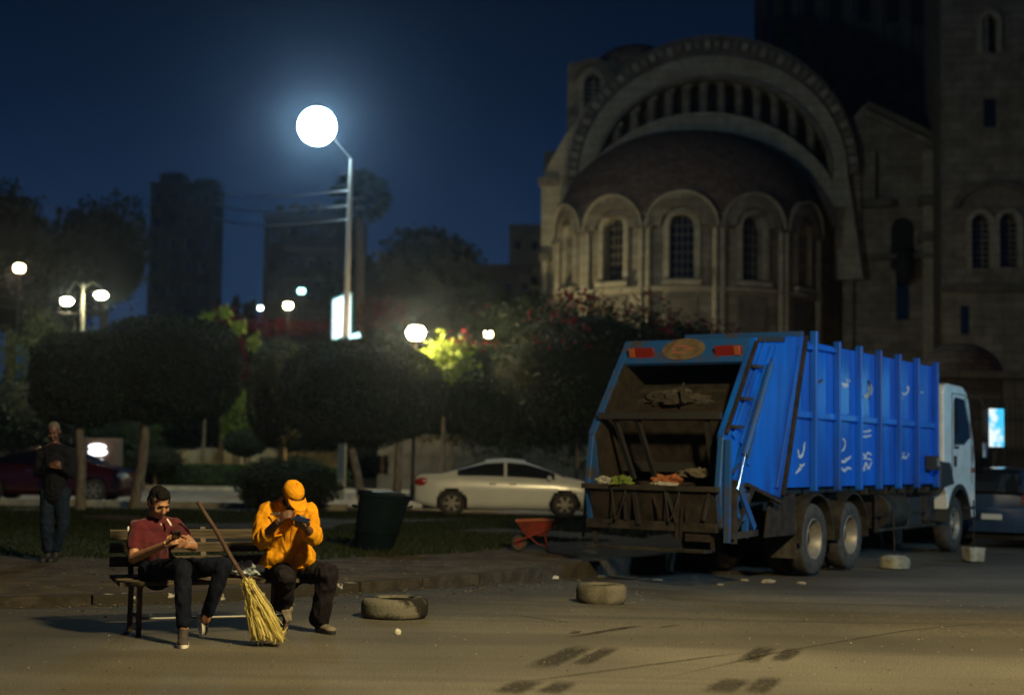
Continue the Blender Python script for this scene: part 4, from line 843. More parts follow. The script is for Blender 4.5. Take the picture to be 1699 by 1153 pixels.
for uc in [rad(a)*RA for a in (-44.25, -14.75, 14.75, 44.25, 73, -73)]:
    for du in (-.17, .17):
        c = MB().tube([bend(uc+du, .22, wsill-3.0), bend(uc+du, .22, wspr-.1)], [.15, .14], 10).build('colonnette', stone_l, church, smooth=True)
    MB().prism([(uc-.42, wspr-.12), (uc+.42, wspr-.12), (uc+.48, wspr+.22), (uc-.48, wspr+.22)], .0, .48, bend).build('capital', stone_d, church)
MB().strip([(x, wsill-.62) for x in np.linspace(-RA*PI/2, RA*PI/2, 40)], [(x, wsill-.42) for x in np.linspace(-RA*PI/2, RA*PI/2, 40)], 0, .28, bend).build('string_course', stone_l, church)
MB().strip([(x, zd-.02) for x in np.linspace(-RA*PI/2, RA*PI/2, 40)], [(x, zd+.16) for x in np.linspace(-RA*PI/2, RA*PI/2, 40)], -.3, .30, bend).build('eaves_course', stone, church)
# left buttress and turret
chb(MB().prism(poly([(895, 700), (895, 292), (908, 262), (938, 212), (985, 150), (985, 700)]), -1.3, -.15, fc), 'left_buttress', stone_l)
chb(MB().prism(poly([(891, 300), (891, 286), (925, 286), (925, 300)]), -1.3, .15, fc), 'buttress_cap', stone)
for x, w_ in ((903, 5), (932, 6)): 
    a, b_ = C(x, 640), C(x, 425); chb(MB().tube([fc(a[0], .12, a[1]), fc(b_[0], .12, b_[1])], [.22, .2], 10), 'buttress_column', stone_l, smooth=True); chb(MB().box(fc(b_[0], .12, b_[1]+.1), (.62, .5, .4)), 'capital', stone_d)
tu, tw = C(978, 118); tb_ = C(978, 260)[1]
def tf(u, d, w): return (tu+u, 1.4-d, w)
ops2 = [(0, .42, C(983, 186)[1], C(983, 118)[1])]
chb(arched_wall(MB(), -1.25, 1.25, tb_, C(978, 82)[1], ops2, -.5, 0, tf), 'turret_wall', stone)
for sg in (-1, 1): chb(MB().box(tf(sg*1.22, -1.3, (tb_+C(978, 86)[1])/2), (.4, 2.2, C(978, 86)[1]-tb_)), 'turret_side', stone)
ta = lambda r, n=16: [(r*math.cos(t), tw+r*math.sin(t)) for t in np.linspace(PI, 0, n)]
tw = C(983, 118)[1]
chb(MB().strip([(-.45, tb_+1.8)]+ta(.45)+[(.45, tb_+1.8)], [(-.72, tb_+1.8)]+ta(.72)+[(.72, tb_+1.8)], -.02, .2, tf), 'turret_window_surround', stone_l)
chb(MB().strip(ta(.95), ta(1.3), 0, .32, tf), 'turret_hood', stone_d)
wn = MB().box(tf(0, -.45, (ops2[0][2]+tw)/2+.2), (.86, .05, tw-ops2[0][2]+.5)).build('window', glassd, church); lattice(0, ops2[0][2], tw+.3, .42, -.4, tf, stone_l, wn, 1, 10, 'louvre')
chb(MB().prism([(x*1.0, z) for x, z in ((-1.45, C(0, 215)[1]), (1.45, C(0, 215)[1]), (1.45, C(0, 208)[1]), (-1.45, C(0, 208)[1]))], -.3, .2, tf), 'turret_cornice', stone)
q = C(1042, 88); 
chb(MB().lathe([(2.55*math.cos(a), 1.75*math.sin(a)) for a in np.linspace(0, PI/2, 9)], (q[0]+.1, 4.2, q[1]), None, 28), 'side_dome', tilem, smooth=True)
chb(MB().lathe([(2.6, -4), (2.6, 0), (2.75, 0), (2.75, .15), (2.5, .18)], (q[0]+.1, 4.2, q[1]-.15), None, 28), 'side_dome_drum', stone_d, smooth=True)
# right wing
chb(MB().prism(poly([(1400, 760), (1400, 215), (1428, 182), (1452, 190), (1545, 243), (1551, 760)]), -1.5, -.25, fc), 'right_wing_wall', stone)
pa, pb = C(1430, 184), C(1549, 246); chb(MB().beam(fc(pa[0], -.3, pa[1]), fc(pb[0], -.3, pb[1]), 1.0, .32), 'raking_cornice', stone_d); chb(MB().beam(fc(pa[0], -.15, pa[1]-.45), fc(pb[0], -.15, pb[1]-.45), .5, .3), 'raking_cornice', stone)
for x0, x1, y0, y1 in ((1428, 1444, 262, 345), (1520, 1548, 262, 760), (1392, 1408, 415, 760)): chb(MB().prism(poly([(x0, y1), (x0, y0), (x1, y0), (x1, y1)]), -.25, .12, fc), 'pilaster', stone_l if x0 > 1500 else stone)
for x0, x1, y0, y1 in ((1424, 1470, 340, 352), (1440, 1548, 430, 437), (1512, 1552, 335, 352), (1512, 1552, 395, 410)): chb(MB().prism(poly([(x0, y1), (x0, y0), (x1, y0), (x1, y1)]), -.25, .35, fc), 'ledge', stone_d)
chb(MB().prism(poly([(1470, 452), (1470, 385), (1476, 372), (1490, 368), (1502, 374), (1506, 385), (1506, 452)]), -.25, -.2, fc), 'dark_niche', darkin); chb(MB().prism(poly([(1478, 535), (1478, 455), (1498, 455), (1498, 535)]), -.25, -.18, fc), 'narrow_window', glassd)
lv = MB().lathe([(.15, 0), (.42, .3), (.5, 1.0), (.35, 1.6), (.05, 1.9)], fc(C(1488, 0)[0], .35, C(0, 452)[1]), None, 12); chb(lv, 'hanging_lantern', darkin, smooth=True)
# nave body, great drum, right tower
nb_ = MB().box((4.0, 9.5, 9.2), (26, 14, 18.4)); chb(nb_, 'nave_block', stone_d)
def D(px, py, Y): q = P(px, py, Y); m_ = Matrix.Rotation(rad(9.3), 3, 'Z') @ V((q.x-cX, q.y-75, q.z-VZ)); return m_
q0 = D(1425, 150, 92)
chb(MB().lathe([(6.6, -6), (6.6, 9), (6.9, 9), (6.9, 9.5), (6.2, 12.5), (4.2, 15), (0, 16.4)], q0, None, 40), 'great_drum', stone_d, smooth=True)
for k in range(14):
    a = -PI/2+(k-7)*2*PI/24+.1; c = q0+V((6.65*math.cos(a), 6.65*math.sin(a), 0)); R_ = Matrix.Rotation(a, 3, 'Z')
    MB().box(c+V((0, 0, 3.3)), (.30, .5, 9.2), R_).build('drum_pilaster', stone_d, church)
    a2 = a+PI/24; c = q0+V((6.6*math.cos(a2), 6.6*math.sin(a2), 4.6)); MB().box(c, (.1, .75, 4.2), Matrix.Rotation(a2, 3, 'Z')).build('drum_window', glassd, church)
fT = lambda u, d, w: (u, -d, w)
tl_ = D(1566, 750, 69); tr = tl_.x; ty = tl_.y; uT = lambda px, py: (D(px, py, 69).x-tr, D(px, py, 69).z)
def ft(u, d, w): return (tr+u, ty-d, w)
opT = []
for px, y0, y1, h in ((1626, 446, 372, .42), (1671, 446, 372, .42), (1640, 92, 40, .33)):
    u, si = uT(px, y0); _, sp = uT(px, y1); opT.append((u, h, si, sp))
u, si = uT(1640, 214); _, sp = uT(1640, 168); 
chb(arched_wall(MB(), 0, 9, 0, 27, opT, -.7, 0, ft, 9), 'tower_wall', stone_d if 0 else stone)
chb(MB().prism([(u-.28, si), (u+.28, si), (u+.28, sp), (u-.28, sp)], .003, .02, ft), 'slit_window', glassd)
chb(MB().box(V((tr+4.5, ty+4, 13.5)), (8.9, 6.5, 27)), 'tower_core', stone_d)
for uc, h, si_, sp_ in opT:
    wn = MB().prism([(uc-h-.03, si_-.03), (uc+h+.03, si_-.03), (uc+h+.03, sp_+h+.03), (uc-h-.03, sp_+h+.03)], -.66, -.6, ft).build('window', glassd, church); lattice(uc, si_, sp_+h*.9, h, -.58, ft, stone_l, wn, 2, 9)
    MB().strip([(uc-h-.02, si_)]+[(uc+(h+.02)*math.cos(t), sp_+(h+.02)*math.sin(t)) for t in np.linspace(PI, 0, 14)]+[(uc+h+.02, si_)], [(uc-h-.25, si_)]+[(uc+(h+.25)*math.cos(t), sp_+(h+.25)*math.sin(t)) for t in np.linspace(PI, 0, 14)]+[(uc+h+.25, si_)], -.02, .14, ft).build('window_surround', stone_l, church)
uc, wA = uT(1648, 350); chb(MB().strip([(uc+1.75*math.cos(t), wA+1.1*math.sin(t)) for t in np.linspace(PI, 0, 20)], [(uc+2.05*math.cos(t), wA+1.35*math.sin(t)) for t in np.linspace(PI, 0, 20)], 0, .25, ft), 'relieving_arch', stone_d)
_, wA = uT(1648, 482); chb(MB().prism([(-.1, wA-.12), (9.1, wA-.12), (9.1, wA+.15), (-.1, wA+.15)], 0, .3, ft), 'tower_string_course', stone_d)
u, si = uT(1600, 555); _, sp = uT(1600, 508); chb(MB().prism([(u-.2, si), (u+.2, si), (u+.2, sp), (u-.2, sp)], .003, .02, ft), 'slit_window', glassd)
# ---------------------------------------------------------------- trees and bushes
def foliage(name, root, c, r, N, leaf, m, inner=.80, rough=.05, box=2.2, seed=0, core=True, name2='inner_branches', extra=None, droop=None, aspect=.55):
    pts = shell_pts(N, c, r, inner, rough, box, seed)
    if extra is not None: pts = extra(pts)
    o = np_mesh(name, leaves(pts, leaf, aspect, droop), 4, m, root)
    if core:
        mb = MB().ell(c, tuple(q*.80 for q in r), None, 24, 14); vv = []
        for v in mb.v:
            q = V(v)-V(c); k = (abs(q.x/r[0])**box+abs(q.y/r[1])**box+abs(q.z/r[2])**box)**(1/box)/.80 if q.length > 1e-6 else 1
            q = q/max(k, .6)*(1+.08*noise.noise(q*1.5)); vv.append(tuple(V(c)+q))
        mb.v = vv; mb.build(name2, core_m, root, smooth=True)
    return o
def clipped_tree(label, base, crown, trunk_top, N=16000, leaf=.085, m=None, box=3.0, seed=0, r_t=.12, depth=None, group='clipped ficus trees along the park road', name='ficus_tree'):
    """base (px,py at ground), crown = (x0,y0,x1,y1) px, Y distance"""
    px, py, Y = base; b = P(px, py, Y); b.z = VZ-.02; t = thing(name, label, 'tree', b, 0, group)
    x0, y0, x1, y1 = crown; a = P(x0, (y0+y1)/2, Y); c_ = P(x1, (y0+y1)/2, Y); zt, zb = P((x0+x1)/2, y0, Y).z, P((x0+x1)/2, y1, Y).z
    cen = (a+c_)/2-b; cen.z = (zt+zb)/2-b.z; r = ((c_.x-a.x)/2, depth or (c_.x-a.x)/2, (zt-zb)/2)
    foliage('crown', t, cen, r, N, leaf, m or leaf_d, box=box, seed=seed, rough=.028, inner=.88)
    tt = P(trunk_top[0], trunk_top[1], Y)-b
    mid = tt*.5+V((.05, 0, 0)); MB().tube([(0, 0, -.05), (0.01, 0, .15), mid, tt, tt+V((0, 0, .7))], [r_t*1.35, r_t*1.1, r_t, r_t*.9, r_t*.7], 10).build('trunk', bark, t, smooth=True)
    for k in range(4):
        a = k*PI/2+seed; MB().tube([tt*.96, tt+V((math.cos(a)*r[0]*.25, math.sin(a)*r[0]*.25, .3)), tt+V((math.cos(a)*r[0]*.55, math.sin(a)*r[0]*.55, .7))], [r_t*.5, r_t*.4, r_t*.2], 6).build('limb', bark, t, smooth=True)
    return t
clipped_tree('clipped mushroom tree with the broadest crown, trunk behind the seated young man', (222, 845, 34), (150, 528, 398, 700), (243, 690), 24000, seed=1, r_t=.12)
clipped_tree('dark clipped tree at the far left with its trunk beside the standing man', (132, 848, 33), (55, 552, 225, 706), (131, 700), 14000, seed=2, r_t=.11)
clipped_tree('narrow clipped tree with a rounded upright crown in the middle of the row', (467, 812, 44), (410, 563, 512, 742), (470, 738), 10000, seed=3, r_t=.11, box=2.5)
tr_ = clipped_tree('broad rounded clipped tree on two thin trunks behind the green bin', (600, 838, 38), (464, 563, 738, 740), (578, 722), 26000, seed=4, r_t=.11, box=2.35)
q1, q2, q3 = P(657, 838, 38)-V(tr_.location), P(660, 790, 38)-V(tr_.location), P(663, 715, 38)-V(tr_.location); q1.z = -.05; MB().tube([q1, q2, q3], [.14, .11, .09], 10).build('trunk', bark, tr_, smooth=True)
clipped_tree('small low topiary tree in front of the sandy bank', (405, 790, 52), (372, 712, 442, 758), (406, 755), 3000, .1, leaf_k, 2.2, 6, .07, group='small topiary by the sandy bank')
def bush(name, label, cat, c, r, N, leaf, m, seed, rough=.16, box=2.0, group=None, inner=.6, core=True, z0=None, aspect=.55, droop=None):
    """c = centre (px,py,Y), r = radii in metres"""
    q = P(*c); b = V((q.x, q.y, VZ-.01 if z0 is None else z0)); t = thing(name, label, cat, b, 0, group)
    foliage('foliage', t, q-b, r, N, leaf, m, inner, rough, box, seed, core, aspect=aspect, droop=droop)
    q = q-b
    MB().tube([(0, 0, -.05), (0, 0, max(.2, q.z*.6))], [.08, .05], 8).build('stem', bark, t, smooth=True); return t
bush('round_bush', 'dark dense round bush behind the man in orange', 'bush', (478, 808, 33.5), (1.28, 1.1, .62), 12000, .08, leaf_k, 11, .07)
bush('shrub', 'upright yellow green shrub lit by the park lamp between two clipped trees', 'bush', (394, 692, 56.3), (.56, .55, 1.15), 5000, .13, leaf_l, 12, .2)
bush('shrub', 'low dark mounded bush in front of the sandy bank', 'bush', (478, 778, 50), (1.5, 1.0, .45), 6000, .10, leaf_k, 13, .12)
bush('shrub', 'dark rounded bush right of the broad clipped tree, by the hedge', 'bush', (258, 762, 50), (1.0, .9, .5), 4000, .10, leaf_k, 14, .12)
# hedge: long clipped
h0, h1 = P(150, 785, 50.8), P(575, 785, 50.8); t = thing('hedge', 'long low clipped hedge across the park road', 'hedge', ((h0.x+h1.x)/2, 50.8, VZ)); hl = (h1.x-h0.x)/2
foliage('foliage', t, V((0, 0, .40)), (hl, .6, .50), 26000, .10, leaf_m, .6, .03, 8, 15)
# big bougainvillea mass in front of the church
bg = [('large dark bougainvillea bush with red blossom on top, left of the truck', (960, 625, 44), (3.6, 2.6, 2.35), 26000, 21), ('dark bougainvillea mound running behind the truck tail', (1100, 640, 47), (3.0, 2.5, 2.5), 16000, 22), ('dark bushy mass behind the roof of the white car', (850, 660, 46), (2.3, 2.2, 1.8), 14000, 23)]
for lab, c, r, N_, sd in bg:
    t = bush('bougainvillea', lab, 'bush', c, r, N_, .13, leaf_k, sd, .16, group='bougainvillea bushes before the church'); q = P(*c)-V(t.location)
    n_ = {21: 2600, 22: 1500, 23: 160}[sd]; p = shell_pts(n_, q, tuple(a*1.04 for a in r), .93, .16, 2.0, sd); k_ = (p[:, 2] > q.z+r[2]*.30) & (np.sin(p[:, 0]*1.7+sd)+np.sin(p[:, 0]*.7+p[:, 1]) > -.3); p = p[k_]
    np_mesh('red_blossom', leaves(p, .16, .8), 4, leaf_r, t)['kind'] = 'stuff'
# trailing sprays
for i, (px, py, dx, dy) in enumerate(((960, 505, -18, -40), (1040, 500, 10, -22), (1075, 510, 34, -14), (1100, 520, 60, 20))):
    pass
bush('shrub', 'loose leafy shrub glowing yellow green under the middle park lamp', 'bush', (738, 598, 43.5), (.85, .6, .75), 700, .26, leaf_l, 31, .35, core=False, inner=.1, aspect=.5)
bush('shrub', 'dark shrub under the glowing leaves by the middle park lamp', 'bush', (752, 668, 45.0), (1.5, 1.0, 1.1), 6000, .12, leaf_k, 32, .2)
bush('shrub', 'tall loose willow like foliage lit from the twin lamp at the far left', 'bush', (75, 610, 47), (1.9, 1.3, 1.75), 8000, .16, leafmat('willow_leaves', (.06, .085, .025), (.11, .13, .045), .4), 33, .3, inner=.3, core=False, aspect=.22, droop=(0, 0, -.9))
bush('shrub', 'dark undergrowth at the far left edge below the willow foliage', 'bush', (30, 690, 45), (2.4, 1.2, 1.3), 9000, .13, leaf_k, 34, .2)
bush('shrub', 'green shrub behind the trunk of the broad clipped tree', 'bush', (205, 722, 54), (1.4, .8, .8), 5000, .12, leaf_m, 35, .2)
bush('shrub', 'dark undergrowth behind the row of clipped trees', 'bush', (560, 700, 58), (2.6, 1.2, 1.3), 8000, .13, leaf_k, 36, .2)
# red creeper along the park edge
for px, py, rx, rz, N_, sd, lab in ((470, 542, 2.3, .4, 1500, 41, 'red flowering creeper behind the narrow clipped tree'), (400, 600, .28, 1.4, 700, 42, 'hanging red creeper strand beside the broad clipped tree'), (375, 525, .8, .45, 700, 43, 'yellow green and red creeper tip by the broad clipped tree'), (640, 520, 1.4, .9, 1200, 44, 'dim red creeper right of the tall lamp post')):
    bush('red_creeper', lab, 'creeper', (px, py, 60), (rx, .5, rz), N_, .15, leafmat('creeper_red', (.035, .003, .004), (.12, .008, .010), .2), sd, .3, core=False, inner=.2, group='red creepers along the park')
for px, py, sd in ((372, 520, 51), (345, 528, 52), (420, 570, 53), (395, 545, 54)):
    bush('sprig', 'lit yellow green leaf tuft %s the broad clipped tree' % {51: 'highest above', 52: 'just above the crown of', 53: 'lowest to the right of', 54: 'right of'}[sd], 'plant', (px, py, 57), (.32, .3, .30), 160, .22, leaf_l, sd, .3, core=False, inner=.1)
# far trees, crown shapes in silhouette
def far_tree(label, c, r, N, leaf, seed, m=None, Y=None, lobes=5, group='dark trees on the skyline'):
    q = P(*c); b = V((q.x, q.y, 0)); t = thing('broadleaf_tree', label, 'tree', b, 0, group); q = q-b; rr = random.Random(seed); out = []
    for k in range(lobes):
        o_ = V((rr.uniform(-.5, .5)*r[0], rr.uniform(-.4, .4)*r[1], rr.uniform(-.45, .5)*r[2])); s_ = rr.uniform(.5, .75)
        out.append(shell_pts(N//lobes, q+o_, tuple(a*s_ for a in r), .5, .2, 2, seed+k))
    np_mesh('crown', leaves(np.concatenate(out), leaf, .7), 4, m or leaf_k, t)
    MB().ell(q, tuple(a*.72 for a in r), None, 16, 10).build('inner_branches', core_m, t, smooth=True); MB().tube([(0, 0, 0), (0.1, 0, q.z*.5), (0, 0, q.z)], [.35, .28, .15], 8).build('trunk', bark, t, smooth=True)
far_tree('broad dark tree right of the palm on the skyline', (705, 450, 100), (4.2, 4, 3.4), 9000, .45, 61, lobes=7)
far_tree('lower dark tree behind the middle park lamp', (650, 500, 92), (4.4, 4, 3.0), 8000, .4, 62)
far_tree('dark tree top at the far left edge', (22, 415, 70), (2.6, 2.6, 2.6), 7000, .3, 63)
far_tree('tall dark tree left of the tower block', (175, 430, 80), (3.2, 3, 3.6), 9000, .34, 64, lobes=8)
far_tree('dark tree at the left edge below the highest tree top', (60, 500, 68), (3.4, 3, 2.7), 8000, .3, 65)
far_tree('dark tree between the stepped house and the skyline tree', (770, 470, 96), (2.7, 3, 2.0), 6000, .4, 66)
far_tree('dark tree mass behind the middle park lamp and its glowing leaves', (748, 560, 88), (3.4, 3, 2.6), 9000, .4, 68)
far_tree('low dark tree tops before the stepped house', (830, 530, 75), (2.8, 2, 1.7), 6000, .3, 67)
for k, (px, h_) in enumerate(((362, 495), (378, 510), (392, 492), (408, 506), (420, 500))):
    q = P(px, h_, 100); t = thing('cypress', ['first', 'second', 'third', 'fourth', 'fifth'][k]+' pointed dark conifer from the left, in the gap beside the tower block', 'tree', (q.x, 100, 0), 0, 'conifers in the gap between the blocks'); n_ = 900; hh = q.z; z = RNG.uniform(0.2, 1, n_)*hh; a = RNG.uniform(0, 2*PI, n_); r_ = (1-z/hh)*1.1+.1
    np_mesh('crown', leaves(np.stack([np.cos(a)*r_, np.sin(a)*r_, z], 1), .5, .6), 4, leaf_k, t); MB().cyl((0, 0, 0), (0, 0, hh*.6), .3, .1, 8).build('trunk', core_m, t)
# far wood: reads as one mass
n_ = 30000; x = RNG.uniform(-34, 14, n_); zt_ = np.array([3.6+1.6*noise.noise(V((a*.16, 3, 1)))+.8*noise.noise(V((a*.7, 1, 1))) for a in x]); z = RNG.uniform(0, 1, n_)**.7*zt_; y = RNG.uniform(78, 80, n_)
fw = np_mesh('far_wood', leaves(np.stack([x, y, z], 1), .42, .7), 4, leaf_k); tag(fw, 'dark band of park vegetation closing the view under the buildings', 'wood', kind='stuff')
xs_ = np.linspace(-34, 14, 60); mb = MB(); mb.prism([(-34, 0)]+[(float(a), 3.2+1.6*noise.noise(V((a*.16, 3, 1)))) for a in xs_]+[(14, 0)], 80, 83, lambda u, d, w: (u, d, w)); mb.build('wood_thicket', core_m, fw)
# palm
q = P(598, 330, 88); t = thing('palm_tree', 'tall fan palm rising behind the tall lamp post', 'palm', (q.x, 88, 0)); hz = q.z
MB().tube([(0, 0, 0), (.15, 0, hz*.5), (0, 0, hz)], [.38, .30, .30], 12).build('trunk', bark, t, smooth=True)
MB().ell((0, 0, hz+.05), (.75, .75, .6)).build('crown_heart', core_m, t, smooth=True)
for k in range(90):
    d = V((RNG.normal(), RNG.normal(), RNG.normal()*.8+.15)).normalized(); L = RNG.uniform(.9, 1.25); o_ = V((0, 0, hz)); p1 = o_+d*L; fan = []
    sdv = d.cross(V((0, 0, 1))).normalized(); up_ = sdv.cross(d)
    for j in range(11):
        b_ = rad(-70+14*j); dd = (d*math.cos(b_)+sdv*math.sin(b_)+up_*RNG.normal(0, .12)).normalized(); ln = RNG.uniform(.9, 1.2); e2 = p1+dd*ln+V((0, 0, -.12)); m_ = p1+dd*ln*.5; s_ = dd.cross(V((RNG.normal(), RNG.normal(), RNG.normal()))).normalized()*.085
        fan.append([list(p1), list(m_+s_), list(e2), list(m_-s_)])
    fan.append([list(o_-sdv*.04), list(o_+sdv*.04), list(p1+sdv*.03), list(p1-sdv*.03)])
    np_mesh('frond', np.array(fan), 4, leaf_k, t)
# ---------------------------------------------------------------- buildings
con = mat('dark_concrete', (.045, .042, .042), .9, col2=(.075, .07, .065), scale=.5, bump=.3); con2 = mat('pale_render', (.12, .115, .10), .9, col2=(.17, .16, .14), scale=.6)
def building(label, name, x0, x1, ytop, Y, depth, m, rows, cols, winm=None, balcony=None, parapet=.5, group=None):
    a, b_ = P(x0, 600, Y), P(x1, 600, Y); zt = P((x0+x1)/2, ytop, Y).z; w = b_.x-a.x; t = thing(name, label, 'building', ((a.x+b_.x)/2, Y, 0), 0, group)
    ww, wh = w/cols*.42, zt/(rows)*.45
    MB().box((0, depth/2+.3, zt/2), (w, depth, zt)).build('core_wall', m, t)
    ops = [[(-w/2+w*(i+.5)/cols, ww/2, zt*(j+.3)/rows, zt*(j+.3)/rows+wh) for i in range(cols)] for j in range(rows)]
    for j in range(rows):
        mb = MB(); z0, z1 = zt*j/rows, zt*(j+1)/rows
        us = [-w/2]
        for (uc, h, si, sp) in ops[j]:
            mb.box(((us[-1]+uc-h)/2, .15, (z0+z1)/2), (uc-h-us[-1], .3, z1-z0)); mb.box((uc, .15, (z0+si)/2), (2*h, .3, si-z0)); mb.box((uc, .15, (sp+z1)/2), (2*h, .3, z1-sp)); us.append(uc+h)
        mb.box(((us[-1]+w/2)/2, .15, (z0+z1)/2), (w/2-us[-1], .3, z1-z0)); mb.build('storey_wall', m, t)
    win = None
    for j in range(rows):
        for (uc, h, si, sp) in ops[j]:
            if win is None: win = MB().box((0, 0, 0), (2*h, .05, sp-si)).build('window', glassd, t); win.location = (uc, .25, (si+sp)/2)
            else: inst(win, 'window', (uc, .25, (si+sp)/2), t)
        if balcony:
            MB().box((0, -.45, zt*j/rows+.1), (w*balcony, .9, .18)).build('balcony_slab', con2, t); MB().box((0, -.86, zt*j/rows+.65), (w*balcony, .06, .9)).build('balcony_front', m, t)
    MB().box((0, depth/2, zt+parapet/2), (w+.1, depth+.7, parapet)).build('roof_parapet', m, t)
    return t, zt, w
t, zt, w = building('tall dark tower block left of the tall lamp post', 'tower_block', 240, 345, 312, 140, 5, con, 12, 4)
MB().box((-1.5, 3.2, zt+1.1), (2.4, 3, 1.5)).build('lift_house', con, t); MB().box((w/2-1.2, 3, zt+.8), (2.2, 2.6, .9)).build('water_tank', con, t)
t, zt, w = building('broad dark apartment block with roof clutter behind the tall lamp post', 'apartment_block', 432, 590, 366, 110, 6, con, 8, 5, balcony=.55)
for i, x in enumerate((-2.6, -1.6, -.8, .2, 1.0, 2.0)): MB().lathe([(.0, 0), (.25, .04), (.42, .18)], (x, 1, zt+.9+.2*(i % 2)), Matrix.Rotation(-1.0, 3, 'X'), 12).build('roof_dish', con2, t); MB().cyl((x, 1, zt+.4), (x, 1, zt+.9+.2*(i % 2)), .04, n=6).build('dish_mast', con, t)
t, zt, w = building('pale stepped house beside the left wall of the church', 'stepped_house', 842, 925, 386, 98, 9, con2, 7, 3, balcony=.95)
building('lower dark terrace of the stepped house behind the bushes', 'terrace_house', 780, 880, 452, 94, 8, con, 5, 4, balcony=1.0)
building('low dim building with a pale floor band behind the palm', 'low_building', 590, 700, 462, 104, 8, con, 5, 4, balcony=.9)
# boundary walls and bank
bank = thing('sandy_bank', 'sandy lamplit retaining bank beyond the hedge', 'wall', (P(425, 760, 60).x, 60, VZ)); x0, x1 = P(285, 760, 60).x-P(425, 760, 60).x, P(562, 760, 60).x-P(425, 760, 60).x; z1 = P(425, 742, 60).z-VZ
mb = MB(); n_ = 24
top_ = [(x0+(x1-x0)*i/n_, z1*(.9+.18*noise.noise(V((i*.35, 2, 0))))) for i in range(n_+1)]
mb.prism([(x0, 0)]+top_+[(x1, 0)], 0, 2.5, lambda u, d, w: (u, d+.25*w, w)); mb.build('bank_face', mat('sand', (.46, .40, .22), .95, col2=(.36, .30, .17), scale=2.5, bump=.8, bscale=8), bank)
wl = thing('boundary_wall', 'low sandy boundary wall behind the white car', 'wall', (P(790, 760, 50).x, 50.5, VZ)); a, b_ = P(625, 745, 50).x-wl.location.x, P(985, 745, 50).x-wl.location.x
blk = None; k = 0; hw = P(790, 727, 50).z-VZ
for j in range(3):
    for i in range(10):
        L = (b_-a)/10; loc = (a+L*(i+.5)+(L/2 if j % 2 else 0), 0, hw/3*(j+.5))
        if blk is None: blk = MB().box((0, 0, 0), (L-.015, .35, hw/3-.015)).build('stone_block', mat('wall_block', (.08, .07, .05), .9, col2=(.12, .105, .075), scale=2, bump=.5), wl, bevel=.015); blk.location = loc
        else:
            o = inst(blk, 'stone_block', loc, wl); 
MB().box(((a+b_)/2+.9, 0, hw+.05), (b_-a+2, .45, .12)).build('coping', blk.data.materials[0], wl)
# gate pavilion, railing and light box at the right
gp = thing('gate_pavilion', 'low stone gate pavilion with a shallow domed roof at the right edge', 'pavilion', (P(1640, 700, 44).x, 46, 0)); gz = P(1640, 628, 44).z
x0, x1 = P(1556, 700, 44).x-gp.location.x, 5.0
for i in range(6):
    for j in range(8):
        pass
MB().box(((x0+x1)/2, 0, gz/2), (x1-x0, 3.6, gz)).build('wall', stone, gp); MB().box(((x0+x1)/2, 0, gz+.12), (x1-x0+.5, 4.1, .22)).build('cornice', stone_l, gp); MB().box(((x0+x1)/2, 0, gz-.55), (x1-x0+.1, 3.7, .1)).build('string_course', stone_l, gp)
MB().box((P(1662, 700, 44).x-gp.location.x+1.0, -1.9, gz/2), (1.9, .25, gz-.1)).build('pier', stone_l, gp)
zd_ = P(1640, 572, 44).z-gz; MB().lathe([(1.35*math.cos(a), zd_*math.sin(a)) for a in np.linspace(0, PI/2, 10)], (P(1622, 0, 44).x-gp.location.x, .0, gz+.2), None, 28).build('domed_roof', tilem, gp, smooth=True)
rl_ = thing('railing', 'tall black iron railing between the truck cab and the right edge', 'fence', (P(1640, 790, 37).x, 37, VZ-.02)); zr_ = P(1640, 672, 37).z-VZ
barm = mat('railing_black', (.03, .028, .025), .6); bar = None
for i in range(46):
    x = -2.4+i*.135
    if bar is None: bar = MB().box((0, 0, zr_/2), (.028, .028, zr_)).add([(-.03, -.03, zr_), (.03, -.03, zr_), (.03, .03, zr_), (-.03, .03, zr_), (0, 0, zr_+.14)], [(0, 1, 4), (1, 2, 4), (2, 3, 4), (3, 0, 4), (3, 2, 1, 0)]).build('bar', barm, rl_); bar.location = (x, 0, 0)
    else: inst(bar, 'bar', (x, 0, 0), rl_)
for z in (.25, 1.15, zr_-.35): MB().box((.6, 0, z), (6.2, .045, .05)).build('rail', barm, rl_)
rw = thing('churchyard_wall', 'dim stone churchyard wall behind the iron railing', 'wall', (12.2, 42.5, VZ)); MB().box((0, 0, .9), (14, .4, 1.8)).build('wall', stone_d, rw); MB().box((0, 0, 1.85), (14.1, .5, .14)).build('coping', stone, rw)
def lightbox(label, px0, py0, px1, py1, Y, mface, framec, post=True, yaw=0, shear=0, name='light_box'):
    c = P((px0+px1)/2, (py0+py1)/2, Y); w = (px1-px0)*Y/F; h = (py1-py0)*Y/F; t = thing(name, label, 'sign', (c.x, c.y, 0), yaw); w = w/abs(math.cos(yaw))
    MB().box((0, .09, c.z), (w+.10, .16, h+.10)).build('case', framec, t, bevel=.02)
    MB().box((0, 0, c.z), (w, .03, h)).build('lit_panel', mface, t, bevel=.02)
    if post: MB().cyl((0, .1, 0), (0, .1, c.z-h/2), .06, n=10).build('post', framec, t)
    return t, c, w, h
pm = glow('poster_light', (.55, .85, 1.0), 1.0)
